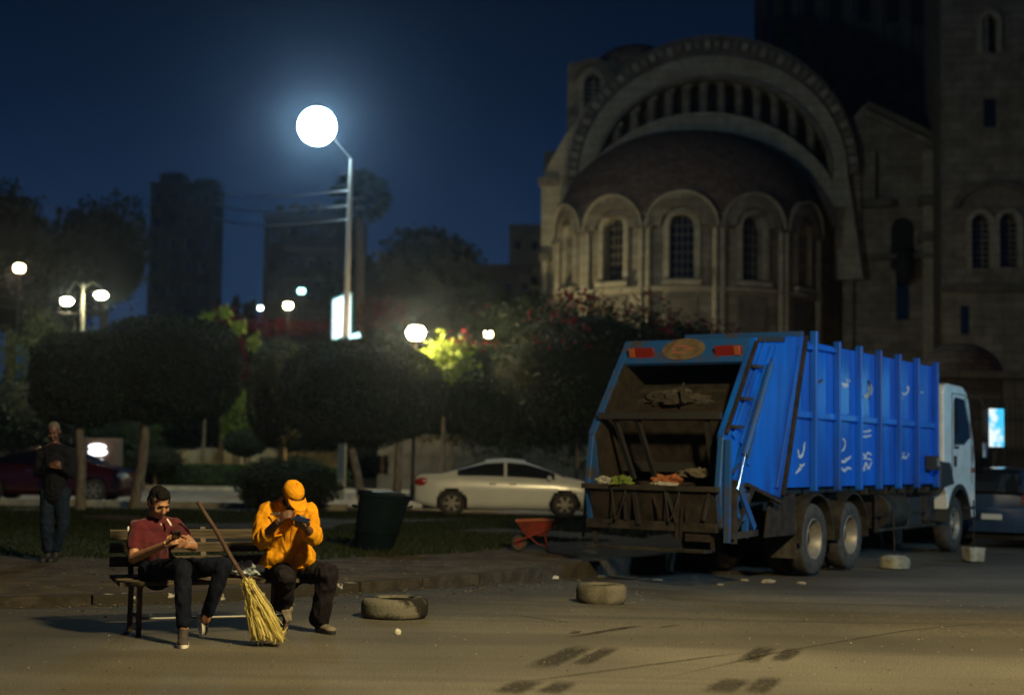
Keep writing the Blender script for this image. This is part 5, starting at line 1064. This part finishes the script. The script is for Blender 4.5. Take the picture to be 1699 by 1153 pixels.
# poster with a pale figure-like blur: colour comes from a noise map over a cyan to white print
nn = pm.node_tree.nodes; ll = pm.node_tree.links; tcx = nn.new('ShaderNodeTexCoord'); nz = nn.new('ShaderNodeTexNoise'); nz.inputs['Scale'].default_value = 2.6; ll.new(tcx.outputs['Object'], nz.inputs['Vector']); rr_ = nn.new('ShaderNodeValToRGB'); rr_.color_ramp.elements[0].position = .42; rr_.color_ramp.elements[0].color = (.05, .45, .75, 1); rr_.color_ramp.elements[1].position = .54; rr_.color_ramp.elements[1].color = (.62, .72, .72, 1); ll.new(nz.outputs['Fac'], rr_.inputs[0]); ll.new(rr_.outputs[0], [x for x in nn if x.type == 'EMISSION'][0].inputs[0])
[x for x in nn if x.type == 'EMISSION'][0].inputs[1].default_value = 1.5
lightbox('upright lit poster box glowing pale cyan in front of the railing', 1641, 678, 1666, 741, 35, pm, blackm)
# ---------------------------------------------------------------- park lamps
warm = (1.0, .74, .34)
def globe_lamp(label, px, py, Y, r, col, s, group='warm park lamps', hood=True, gname='lamp_globe', pole=True):
    q = P(px, py, Y); t = thing('park_lamp', label, 'street lamp', (q.x, q.y, VZ), 0, group); z = q.z-VZ
    MB().ell((0, 0, z), (r, r, r*.9), None, 16, 10).build(gname, glow('lamp_%02d_%d' % (int(r*100), int(s)) if 0 else gname+label[:12].replace(' ', '_'), col, s), t, smooth=True)
    MB().lathe([(r*.2, z-r-.12), (r*.45, z-r*.8), (r*.5, z-r*.75)], n=14).build('collar', grime, t)
    MB().lathe([(r*.9, z+r*.62), (r*.4, z+r*1.05), (0, z+r*1.15)], n=16).build('cap', grime, t)
    MB().tube([(0, 0, 0), (0, 0, .6), (0, 0, z-r-.08)], [.10, .055, .045], 10).build('pole', grime, t, smooth=True); return t
globe_lamp('largest of the warm globe lamps, above the glowing leaves', 690, 552, 43, .27, warm, 480)
globe_lamp('warm globe lamp right of the glowing leaves, before the bougainvillea', 810, 555, 52, .15, warm, 200)
globe_lamp('warm globe lamp left of the tall lamp post', 478, 507, 57, .17, warm, 1500)
globe_lamp('orange tinted lamp at the far left edge', 32, 445, 60, .22, (1, .62, .30), 150)
globe_lamp('small white lamp beside the conifer gap', 432, 511, 80, .15, (.8, .95, .9), 16, 'small distant lamps')
globe_lamp('small greenish lamp above the warm globe lamp', 500, 483, 80, .22, (.35, 1, .85), 9, 'small distant lamps')
globe_lamp('tiny dim lamp over the glowing leaves', 764, 557, 75, .13, (.8, .9, .6), 2.5, 'small distant lamps')
# twin lamp
q = P(138, 470, 43); t = thing('twin_lamp', 'pale lamp post carrying two glowing lamps on short arms', 'street lamp', (P(134, 800, 43).x, 43, VZ)); z = q.z-VZ; palep = mat('pale_post_paint', (.24, .25, .20), .6)
tx = q.x-t.location.x
MB().tube([(0, 0, 0), (0, 0, .8), (tx*.5, 0, z*.5), (tx, 0, z)], [.10, .07, .06, .035], 10).build('pole', palep, t, smooth=True)
for px, py, sg in ((111, 500, -1), (168, 490, 1)):
    l_ = P(px, py, 43)-V(t.location); MB().tube([(tx, 0, z-.15), ((tx+l_.x)/2, 0, z+.05), (l_.x, 0, l_.z+.22)], .022, 8).build('arm', palep, t, smooth=True)
    lm = MB().lathe([(0, -.12), (.11, -.10), (.20, 0), (.13, .08), (.04, .12)], l_, None, 16).build('lamp_glass', glow('twin_lamp_light', (1, .86, .50), 230), t, smooth=True); MB().lathe([(.20, .09), (.10, .17), (0, .20)], l_, None, 14).build('lamp_cap', grime, lm)
# tall lamp with blue-white head, sign box and wires
pt = P(583, 264, 45); pb_ = P(565, 800, 45); t = thing('tall_lamp_post', 'tall tapering lamp post with one very bright bluish white lamp', 'street lamp', (pb_.x, 45, VZ)); tp = pt-V(t.location)
MB().tube([(0, 0, 0), tp*.3, tp*.65, tp], [.13, .11, .09, .06], 12).build('pole', mat('galvanised_pole', (.20, .20, .19), .6, metal=.1), t, smooth=True)
lh = P(526, 210, 45)-V(t.location); MB().tube([tp, tp.lerp(lh, .5)+V((.05, 0, .05)), lh+V((.40, 0, -.05))], [.03, .022, .02], 8).build('arm', grime, t, smooth=True)
MB().ell(lh, (.60, .60, .60), None, 32, 20).build('lamp_bowl', glow('bluish_lamp_light', (.62, .90, 1.0), 170), t, smooth=True); MB().lathe([(.22, .50), (.16, .60), (.06, .66), (0, .67)], lh, None, 18).build('lamp_housing', grime, t, smooth=True)
sgn = P(566, 525, 44.8); st_ = thing('sign_box', 'white illuminated sign box fixed to the side of the tall lamp post', 'sign', (sgn.x, sgn.y, sgn.z), rad(0)); whl = glow('white_sign_light', (.95, .97, 1), 2.2)
cn = [P(552, 498, 44.6), P(581, 486, 45.4), P(580, 554, 45.4), P(551, 563, 44.6)]; bk = [c+V((.03, .12, 0)) for c in cn]
mb = MB().add([*cn, *bk], [(0, 1, 2, 3), (7, 6, 5, 4), (0, 4, 5, 1), (1, 5, 6, 2), (2, 6, 7, 3), (3, 7, 4, 0)]); mb.build('lit_panel', whl, st_, rel=st_)
fr = MB()
for a, b_ in zip(cn, cn[1:]+cn[:1]): fr.beam(a+V((.0, .07, 0)), b_+V((0, .07, 0)), .13, .04, V((0, 1, 0)))
fr.build('case', mat('cyan_case', (.05, .30, .38), .5), st_, rel=st_)
s2 = P(588, 558, 44.9); s2t = thing('small_sign_light', 'small cyan white light bar below the sign box on the tall post', 'sign', s2); MB().tube([(-.18, 0, -.05), (.18, 0, .06)], .085, 12).build('lit_tube', glow('cyan_light', (.55, .95, 1), 2.2), s2t, smooth=True); MB().tube([(-.30, .0, -.10), (-.16, 0, -.04)], .06, 8).build('bracket', grime, s2t)
wirem = mat('wire', (.42, .44, .46), .4)
tw_ = bpy.data.objects['tower_block']
for k, (y0, y1) in enumerate(((316, 313), (341, 337), (364, 360))):
    a = P(581-k*1, y0, 45.15); b_ = P(355.5, y1, 143); pts = [a.lerp(b_, i/14)-V((0, 0, .5*math.sin(PI*i/14))) for i in range(15)]
    w_ = MB().tube(pts, [.016+.075*i/14 for i in range(15)], 6).build('overhead_wire', wirem, smooth=True); tag(w_, ['highest', 'middle', 'lowest'][k]+' of three pale overhead wires between the tall lamp post and the tower block', 'wire', 'overhead wires')
for k, (y0, y1) in enumerate(((488, 500), (503, 520))):
    a = P(-30, y0, 42); b_ = P(137, y1, 43); w_ = MB().tube([a, (a+b_)/2-V((0, 0, .1)), b_], .012, 5).build('overhead_wire', blackm, smooth=True); tag(w_, ['upper', 'lower'][k]+' dark wire running from the twin lamp post to the left edge', 'wire', 'wires at the left edge')
# white post
q = P(567, 808, 43); t = thing('white_post', 'pale square post behind the green bin, below the sign box', 'post', (q.x, 43, VZ)); MB().box((0, 0, P(567, 738, 43).z/2), (.20, .20, P(567, 738, 43).z)).build('shaft', palep, t, bevel=.02); MB().box((0, 0, P(567, 738, 43).z+.02), (.26, .26, .05)).build('cap', palep, t)
# stacked light boxes left
t = thing('lit_kiosk', 'small brown kiosk with two stacked white light boxes behind the red car', 'kiosk', (P(161, 750, 46).x, 46, VZ)); zk = lambda y: P(161, y, 46).z-VZ
MB().box((0, .5, zk(727)/2), (1.15, .9, zk(727))).build('cabinet', mat('brown_cabinet', (.16, .10, .07), .7), t, bevel=.03)
MB().ell((0, 0, zk(741)), (.29, .07, .10), None, 16, 10).build('upper_light', glow('kiosk_light', (.95, .97, 1), 3), t, smooth=True); MB().ell((.02, 0, zk(750)), (.31, .07, .12), None, 16, 10).build('lower_light', MATS['kiosk_light'], t, smooth=True)
for k in range(3): MB().ell((-.14+.14*k, 0, zk(763)), (.06, .05, .06), None, 10, 8).build('small_light', glow('kiosk_small_light', (.9, .9, .85), 1.2), t)
# ---------------------------------------------------------------- cars
def car(label, loc, rz, L, Wd, top, belt, hw_f, paint, wheel_r, wx, flip=False, group=None, name='parked_car', glass_x=None, lights=True, zb=.20, pillar=None, tail='tail'):
    """x forward from rear bumper (0) to L. top: list of (x,z) roof profile; belt: (x,z)"""
    t = thing(name, label, 'car', loc, rz, group); nx = 130
    tx, tz = zip(*top); bx_, bz = zip(*belt); xs = np.linspace(0, L, nx+1); verts = []; rows = []
    def hwid(x): e = min(x, L-x); return Wd/2*(1-.18*(1-min(1, e/.55))**2.2)
    for x in xs:
        zt = np.interp(x, tx, tz); zbelt = min(np.interp(x, bx_, bz), zt-.02); w = hwid(x); gh = max(0, zt-zbelt); ins = min(.30, gh*.55)
        zlo = zb+ .12*(max(0, 1-min(x, L-x)/.5))
        sec = [(w*.90, zlo), (w*.985, zlo+.05)]+[(w, zlo+.05+(.66-zlo)*q_) for q_ in (.15, .3, .45, .6, .75, .9)]+[(w*.985, zbelt-.06), (w*.955, zbelt)]
        for f_ in (.12, .35, .6, .85): sec.append((w*.955-.03*min(1, gh*3)-ins*f_**1.25, zbelt+gh*.93*f_))
        sec += [(w*.955-.06*min(1, gh*3)-ins, zt-.035*min(1, gh*3)-.008), (w*.45, zt-.004), (0, zt)]
        rows.append(sec)
    ns = len(rows[0]); full = ns*2-1
    for i, x in enumerate(xs):
        for (y, z) in rows[i]: verts.append((x-L/2, -y, z))
        for (y, z) in rows[i][-2::-1]: verts.append((x-L/2, y, z))
    body, gl, bl_ = [], [], []
    for i in range(nx):
        xm = (xs[i]+xs[i+1])/2
        for j in range(full-1):
            k = min(j, full-2-j); q = (i*full+j, (i+1)*full+j, (i+1)*full+j+1, i*full+j+1); zc = np.mean([verts[a][2] for a in q]); 
            if k <= 8 and any((xm-w_)**2+(zc-wheel_r)**2 < (wheel_r+.055)**2 for w_ in wx): continue
            side_glass = 10 <= k <= 12 and glass_x[0] < xm < glass_x[1] and not any(abs(xm-p) < .035 for p in (pillar or []))
            slope = abs(np.interp(xm+.05, tx, tz)-np.interp(xm-.05, tx, tz)); screen = k >= 14 and slope > .022 and np.interp(xm, tx, tz)-np.interp(xm, bx_, bz) > .06
            (gl if side_glass or screen else body).append(q)
    body.append(tuple(range(full-1, -1, -1))); body.append(tuple(nx*full+q_ for q_ in range(full)))
    def sub(name, faces, m):
        me = bpy.data.meshes.new(name); used = sorted({a for f in faces for a in f}); mp = {a: i for i, a in enumerate(used)}; me.from_pydata([verts[a] for a in used], [], [tuple(mp[a] for a in f) for f in faces]); me.materials.append(m)
        bm = bmesh.new(); bm.from_mesh(me); bmesh.ops.recalc_face_normals(bm, faces=bm.faces); bm.to_mesh(me); bm.free()
        for p in me.polygons: p.use_smooth = True
        o = bpy.data.objects.new(name, me); COL.objects.link(o); o.parent = t; return o
    sub('body', body, paint); sub('windows', gl, glassd)
    MB().add([(-L/2+.02, -.6, .40), (-L/2+.02, .6, .40), (-L/2+.05, .6, .2), (-L/2+.05, -.6, .2)], [(0, 1, 2, 3)])
    MB().box((0, 0, .32), (L-.35, Wd-.5, .30)).build('underbody', darkin, t)
    for w_ in wx:
        for sg in (-1, 1):
            y = sg*(Wd/2-.13); R_ = Matrix.Rotation(PI/2, 3, 'X'); wr = wheel_r
            MB().lathe([(.0, -.10), (wr*.62, -.10), (wr*.7, -.11), (wr*.94, -.10), (wr, -.06), (wr, .06), (wr*.94, .10), (wr*.7, .11), (wr*.62, .10), (0, .10)], (w_-L/2, y, wr), R_, 28).build('wheel', rubber, t, smooth=True)
            c = MB().lathe([(wr*.66, 0), (wr*.62, .012), (wr*.58, -.0)], (w_-L/2, y+sg*.112, wr), R_ if sg < 0 else R_ @ Matrix.Rotation(PI, 3, 'X'), 24).build('rim', rimm, t, smooth=True)
            for k in range(6): a = k*PI/3; MB().beam((w_-L/2, y+sg*.118, wr), (w_-L/2+wr*.6*math.cos(a), y+sg*.114, wr+wr*.6*math.sin(a)), .02, .055).build('spoke', rimm, c)
    zs = float(np.interp(.12, tx, tz)); red = mat('red_tail_lamp', (.35, .02, .015), .2); hl = mat('headlamp_lens', (.6, .62, .6), .1)
    for sg in (-1, 1):
        a_ = MB().ell((-L/2+.16, sg*(hwid(.16)-.01), zs-.20), (.17, .05, .095)).build('tail_light', red, t, smooth=True); MB().ell((-L/2+.10, sg*(hwid(.10)+.01), zs-.15), (.07, .04, .04)).build('reversing_lens', hl, a_, smooth=True)
        MB().ell((L/2-.24, sg*(hwid(.24)-.03), float(np.interp(L-.25, tx, tz))-.13), (.20, .06, .075)).build('headlight', hl, t, smooth=True)
        MB().ell((glass_x[1]-L/2-.12, sg*(Wd/2+.06), float(np.interp(glass_x[1], bx_, bz))+.06), (.06, .10, .065)).build('wing_mirror', paint, t, smooth=True)
    for f_ in (.40, .66): 
        for sg in (-1, 1): MB().box((glass_x[0]+(glass_x[1]-glass_x[0])*f_*.8+.1-L/2, sg*(Wd/2-.005), float(np.interp(L/2, bx_, bz))-.12), (.16, .03, .03)).build('door_handle', chrome, t, bevel=.006)
    if top[2][1] > 1.15:
        MB().add([(-L/2-.005, -.62, 1.12), (-L/2-.005, .62, 1.12), (-L/2+.13, .55, 1.48), (-L/2+.13, -.55, 1.48)], [(0, 1, 2, 3)]).build('rear_window', glassd, t)
        for sg in (-1, 1): MB().box((-L/2+.02, sg*(Wd/2-.16), .98), (.12, .20, .22)).build('tail_light', red, t, bevel=.02)
    MB().box((-L/2+.0, 0, .42), (.06, Wd*.55, .22)).build('rear_bumper_panel', paint, t, bevel=.02); MB().box((-L/2-.01, 0, .62), (.03, .40, .11)).build('number_plate', mat('plate_white', (.5, .5, .48), .6), t)
    return t
white_car = mat('white_car_paint', (.74, .78, .76), .3, col2=(.68, .72, .70), scale=2, coat=.5); red_car = mat('dark_red_car_paint', (.045, .003, .005), .25, coat=1); dark_car = mat('black_car_paint', (.02, .04, .08), .2, coat=1)
seda = [(0, .78), (.04, 1.00), (.12, 1.05), (.65, 1.07), (1.15, 1.22), (1.7, 1.40), (2.2, 1.45), (2.7, 1.41), (3.2, 1.24), (3.62, 1.02), (4.1, .93), (4.45, .80), (4.55, .62), (4.6, .5)]
seb = [(0, .9), (1.0, .98), (2.5, .93), (3.7, .90), (4.6, .7)]
a = P(843, 852, 34); car('white four door saloon parked beyond the grass left of the truck', (a.x, 34.2, VZ-.02), rad(2), 4.42, 1.76, [(x*.96, z*.95) for x, z in seda], [(x*.96, z*.95) for x, z in seb], 0, white_car, .31, (.86, 3.50), name='white_saloon', glass_x=(.98, 3.25), pillar=(2.12,))
a = P(85, 830, 38); car('dark red saloon behind the standing man, its bonnet showing beside the trunk', (a.x, 38.2, VZ-.01), rad(0), 4.5, 1.76, [(x*.978, z) for x, z in seda], [(x*.978, z) for x, z in seb], 0, red_car, .32, (.86, 3.55), name='red_saloon', glass_x=(1.0, 3.3), pillar=(2.15,))
suv = [(0, .9), (.03, 1.15), (.10, 1.30), (.22, 1.62), (.5, 1.72), (1.5, 1.76), (2.4, 1.72), (3.1, 1.30), (3.4, 1.10), (4.0, 1.02), (4.25, .85), (4.3, .5)]; sub_ = [(0, 1.08), (2, 1.05), (3.2, 1.02), (4.3, .8)]
car('dark hatchback parked at the kerb in front of the truck cab', (10.9, 30.6, -.17), TA, 4.3, 1.75, [(x, z*.92) for x, z in suv], [(x, z*.92) for x, z in sub_], 0, dark_car, .33, (.75, 3.35), name='dark_hatchback', glass_x=(.35, 2.8), pillar=(1.3, 2.1))
car('second dark car beyond the hatchback at the right edge', (14.3, 35.5, -.17), TA, 4.3, 1.75, suv, sub_, 0, dark_car, .33, (.75, 3.35), name='dark_car', glass_x=(.35, 2.8), pillar=(1.3, 2.1))
# ---------------------------------------------------------------- wheelbarrow
q = G(890, 913, VZ); t = thing('wheelbarrow', 'small red orange wheelbarrow standing on the verge beside the truck', 'wheelbarrow', (q.x, q.y, VZ-.012), rad(0)); rp_ = mat('red_orange_paint', (.22, .024, .014), .7, col2=(.11, .02, .014), scale=9)
lo_ = [(-.17, -.13, .24), (.15, -.13, .24), (.15, .13, .24), (-.17, .13, .24)]; hi = [(-.32, -.24, .46), (.26, -.24, .49), (.26, .24, .49), (-.32, .24, .46)]; li = [(x*.93, y*.9, z+.012) for x, y, z in lo_]; hh = [(x*.96, y*.95, z+.001) for x, y, z in hi]
MB().add(lo_+hi+li+hh, [(0, 1, 2, 3), (0, 4, 5, 1), (1, 5, 6, 2), (2, 6, 7, 3), (3, 7, 4, 0), (8, 11, 10, 9), (8, 9, 13, 12), (9, 10, 14, 13), (10, 11, 15, 14), (11, 8, 12, 15), (4, 12, 13, 5), (5, 13, 14, 6), (6, 14, 15, 7), (7, 15, 12, 4)]).build('tray', rp_, t)
MB().tube([hi[0], hi[1], hi[2], hi[3], hi[0]], .012, 6).build('tray_rim', mat('orange_rim', (.28, .07, .02), .5), t)
for sy in (-1, 1):
    MB().tube([(-.34, sy*.05, .13), (-.1, sy*.14, .235), (.22, sy*.2, .36), (.36, sy*.24, .52)], .014, 8).build('handle', rp_, t, smooth=True); MB().tube([(.12, sy*.15, .28), (.17, sy*.19, .0)], .013, 8).build('leg', rp_, t); MB().tube([(-.12, sy*.14, .23), (.02, sy*.17, .12), (.16, sy*.18, .08)], .010, 6).build('brace', rp_, t)
MB().tube([(.165, -.19, .06), (.165, .19, .06)], .010, 6).build('leg_bar', rp_, t)
w_ = MB().lathe([(.07, -.025), (.11, -.03), (.125, 0), (.11, .03), (.07, .025)], (-.27, 0, .125), Matrix.Rotation(PI/2, 3, 'X'), 20).build('wheel', rubber, t, smooth=True); MB().lathe([(.0, -.02), (.075, -.015), (.075, .015), (0, .02)], (-.27, 0, .125), Matrix.Rotation(PI/2, 3, 'X'), 16).build('hub', rp_, w_)
# ---------------------------------------------------------------- green bin
b0, b1 = P(586, 902, 21.6), P(652, 908, 21.6); t0, t1 = P(597, 812, 21.6), P(682, 824, 21.6); q = (b0+b1)/2; t = thing('waste_bin', 'large dark green tapered waste bin leaning on the verge behind the bench', 'bin', (q.x, 21.6, VZ-.012)); gbin = mat('dark_green_plastic', (.002, .007, .010), .9, spec=.1, col2=(.004, .011, .014), scale=4, bump=.1)
cb = V((0, 0, 0)); ct = (t0+t1)/2-V(t.location); rb = (b1.x-b0.x)/2; rt = (t1-t0).length/2; axt = (t1-t0).normalized(); prof = [(rb*.92, 0, cb), (rb, .03, cb)]
def ringp(c, r, n=28, ax=V((1, 0, 0))): return [c+ax*r*math.cos(2*PI*k/n)+V((0, 1, 0))*r*.85*math.sin(2*PI*k/n) for k in range(n)]
vs_ = []; nb = 28
lv_ = [(0, rb*.94, 0), (.05, rb, 0), (.3, rb+(rt-rb)*.3, 0), (.31, rb+(rt-rb)*.3+.012, 0), (.34, rb+(rt-rb)*.34+.012, 0), (.35, rb+(rt-rb)*.35, 0), (.92, rt*.97, 1), (.925, rt*1.05, 1), (1.0, rt*1.06, 1), (1.0, rt*.97, 1), (.30, rb*.9, 0)]
for s_, r_, k_ in lv_: vs_ += ringp(cb.lerp(ct, s_), r_, nb, V((1, 0, 0)).lerp(axt, s_).normalized())
MB().add(vs_, [(j*nb+k, j*nb+(k+1) % nb, (j+1)*nb+(k+1) % nb, (j+1)*nb+k) for j in range(len(lv_)-1) for k in range(nb)]+[tuple(range(nb)), tuple((len(lv_)-1)*nb+k for k in range(nb))]).build('tub', gbin, t, smooth=True)
for sg in (-1, 1): c = cb.lerp(ct, .78)+V((sg*rt*.98, 0, 0)); MB().tube([c+V((0, -.09, -.03)), c+V((sg*.06, -.09, 0)), c+V((sg*.06, .09, 0)), c+V((0, .09, -.03))], .014, 8).build('handle', gbin, t, smooth=True)
MB().ell(cb.lerp(ct, .96), (rt*.85, rt*.7, .07), None, 16, 8).build('bag_of_rubbish', blackm, t, smooth=True)
# ---------------------------------------------------------------- tyres on the road
def tyre(label, g, R_, w, m, rz, tilt=0, blocks=True):
    t = thing('old_tyre', label, 'tyre', g, rz, 'old tyres lying on the road'); t.rotation_euler = (tilt, 0, rz)
    prof = [(R_*.56, .02), (R_*.60, 0), (R_*.90, 0), (R_*.985, .03), (R_, w*.3), (R_, w*.7), (R_*.985, w-.03), (R_*.90, w), (R_*.60, w), (R_*.56, w-.02), (R_*.62, w-.04), (R_*.90, w*.6), (R_*.9, w*.4), (R_*.62, .04), (R_*.56, .02)]
    MB().lathe(prof, n=44).build('casing', m, t, smooth=True)
    if not blocks: return t
    blk = MB().box((0, 0, 0), (.009, R_*.135, w*.30)).build('tread_block', m, t); blk.location = (R_+.000, 0, w*.27); n_ = 40
    for k in range(n_):
        for z_ in (w*.27, w*.73):
            if k == 0 and z_ == w*.27: continue
            a = 2*PI*(k+(.5 if z_ > w/2 else 0))/n_; inst(blk, 'tread_block', ((R_+.000)*math.cos(a), (R_+.000)*math.sin(a), z_), t, (0, 0, a))
    return t
paintt = mat('worn_white_tyre_paint', (.020, .019, .018), .9, col2=(.15, .146, .12), scale=2.6, spec=.2, bump=.4, mixpos=(.44, .52)); painty = mat('worn_cream_tyre_paint', (.09, .085, .065), .9, spec=.2, col2=(.17, .16, .12), scale=3.2, bump=.4)
g = G(650, 1029, 0); tyre('old tyre with flaking white paint lying on the road behind the man in orange', (g.x, g.y+.30, -.005), .315, .185, paintt, rad(150), blocks=False)
g = G(1000, 995, 0); g.z = road_z(g.x, g.y); tyre('cream painted tyre lying flat on the road before the truck tail', (g.x, g.y+.26, g.z), .275, .20, painty, .3, blocks=False)
# ---------------------------------------------------------------- parking stumps
conc = mat('cream_concrete', (.30, .29, .23), .9, col2=(.18, .17, .13), scale=6, bump=.5)
g = G(1490, 943, -.17); t = thing('parking_stump', 'round cream concrete base with a thin rod beside the truck', 'bollard', (g.x, g.y+.2, -.17), 0, 'concrete parking stumps along the truck'); MB().lathe([(.0, 0), (.23, 0), (.245, .05), (.24, .14), (.17, .19), (.05, .20), (0, .20)], n=24).build('base', conc, t, smooth=True); MB().cyl((0, 0, .18), (-.02, 0, .92), .014, n=8).build('rod', rust, t)
g = G(1620, 932, -.17); t = thing('parking_stump', 'square cream concrete block with a thin rod near the truck cab', 'bollard', (g.x, g.y+.15, -.17), .2, 'concrete parking stumps along the truck'); MB().box((0, 0, .12), (.27, .27, .24), taper=1.12).build('base', conc, t, bevel=.02); MB().cyl((0, 0, .22), (.01, 0, 1.05), .012, n=8).build('rod', rust, t)
# thin post and stub near the white car
q = P(968, 860, 26); t = thing('thin_post', 'thin dark leaning post between the white car and the truck tail', 'post', (q.x, 26, VZ-.01)); MB().tube([(0, 0, 0), (.05, 0, 1.0)], .03, 8).build('shaft', blackm, t); MB().box((.05, -.0, 1.02), (.07, .05, .05)).build('cap', grime, t)
q = P(978, 800, 40); t = thing('tree_stub', 'cut pale tree stub behind the bonnet of the white car', 'tree', (q.x, 40, VZ)); MB().tube([(0, 0, 0), (.02, 0, P(978, 742, 40).z-VZ)], [.12, .09], 8).build('trunk', bark, t, smooth=True)
# ---------------------------------------------------------------- litter
litm = mat('white_litter', (.60, .60, .52), .8)
for k, (px, py, sx_, sy_, sz_, lab) in enumerate(((797, 946, .10, .06, .045, 'small pale rag of litter on the gutter right of the bin'), (870, 949, .16, .09, .055, 'white crumpled paper in the gutter below the wheelbarrow'), (911, 951, .13, .06, .03, 'flat white packet in the gutter right of the crumpled paper'), (846, 952, .04, .03, .02, 'tiny white scrap left of the crumpled paper'))):
    g = G(px, py, -.02); g.z = road_z(g.x, g.y); crumple('litter', lab, 'litter', g, (sx_, sy_, sz_), litm, 30+k, .9, group='litter in the gutter')
g = G(660, 1052, 0); g.z = 0; crumple('paper_scrap', 'small bright white scrap on the road in front of the painted tyre', 'litter', g, (.028, .02, .03), litm, 44, .5)
for k, (px, py, lab) in enumerate(((365, 1046, 'foot'), (1043, 1033, 'far'))): pass
# fallen leaves, grit and small debris along the gutter: uncountable
n_ = 2600; idx = RNG.integers(34, 62, n_); pts = []
for i in idx:
    a = ks[min(i, len(ks)-2)]; b_ = ks[min(i+1, len(ks)-1)]; f_ = RNG.uniform(); p = a+(b_-a)*f_; d = (b_-a).normalized(); off = abs(RNG.normal(.25, .45)); x, y = p.x+d.y*off, p.y-d.x*off; pts.append((x, y, road_z(x, y)+.008))
pts = np.array(pts); lf = leaves(pts, .045, .7); lf[:, :, 2] = pts[:, None, 2]+(lf[:, :, 2]-pts[:, None, 2])*.25
tag(np_mesh('gutter_debris', lf, 4, leafmat('debris', (.05, .04, .03), (.22, .19, .13), .0)), 'dry leaves and grit scattered along the gutter', 'debris', kind='stuff')
n_ = 3000; x = RNG.uniform(-7, 4, n_); y = RNG.uniform(14.5, 24, n_); kx = np.interp(x, [p.x for p in KERB], [p.y for p in KERB]); ok = (y > kx+.3) & (y < kx+7); pts = np.stack([x[ok], y[ok], np.full(ok.sum(), VZ+.004)], 1); lf = leaves(pts, .05, .7); lf[:, :, 2] = pts[:, None, 2]+(lf[:, :, 2]-pts[:, None, 2])*.2
tag(np_mesh('fallen_leaves', lf, 4, MATS['debris']), 'fallen leaves and crumbs of soil on the bare verge', 'leaves', kind='stuff')
# grit on the near road, uncountable
n_ = 5000; x = RNG.uniform(-6, 10, n_); y = 5.5+RNG.uniform(0, 1, n_)**.8*13; kx = np.interp(x, [p.x for p in KERB], [p.y for p in KERB]); ok = y < kx-.3; x, y = x[ok], y[ok]; pts = np.stack([x, y, np.array([road_z(a, b_)+.006 for a, b_ in zip(x, y)])], 1); lf = leaves(pts, .016, .8); lf[:, :, 2] = pts[:, None, 2]+(lf[:, :, 2]-pts[:, None, 2])*.5
tag(np_mesh('road_grit', lf, 4, leafmat('grit', (.03, .028, .024), (.34, .32, .27), .0)), 'grit and tiny stones on the near road', 'grit', kind='stuff')
# ---------------------------------------------------------------- night haze
def haze_box(density):
    m = bpy.data.materials.new('haze'); m.use_nodes = True; n = m.node_tree.nodes; n.remove(n['Principled BSDF']); v = n.new('ShaderNodeVolumePrincipled'); v.inputs['Color'].default_value = (.55, .72, 1.0, 1); v.inputs['Density'].default_value = density; v.inputs['Anisotropy'].default_value = .93
    m.node_tree.links.new(v.outputs[0], n['Material Output'].inputs['Volume'])
    b = MB().box((0, 85, 19), (300, 240, 41.0)).build('haze', m); tag(b, kind='stuff'); b['label'] = 'thin night haze over the street and the park'
    m.cycles.homogeneous_volume = True if hasattr(m.cycles, 'homogeneous_volume') else None
    return b
bx_ = thing('added_reflection_panel', 'unseen lit cyan panel added past the parked cars to reflect in the truck side', 'sign', (21.2, 34.5, 0), rad(-53))  # unseen light source, added for the cyan highlights on the truck's blue side
MB().box((0, .1, 3.4), (.9, .2, 1.5)).build('case', blackm, bx_, bevel=.03); MB().box((0, -.02, 3.4), (.7, .03, 1.3)).build('lit_panel', glow('added_reflection_panel_light', (.20, .75, 1.0), 11), bx_); MB().cyl((0, .1, 0), (0, .1, 2.3), .12, n=12).build('post', blackm, bx_)  # case, lit panel and post all belong to the added unseen panel
haze_box(.0006)
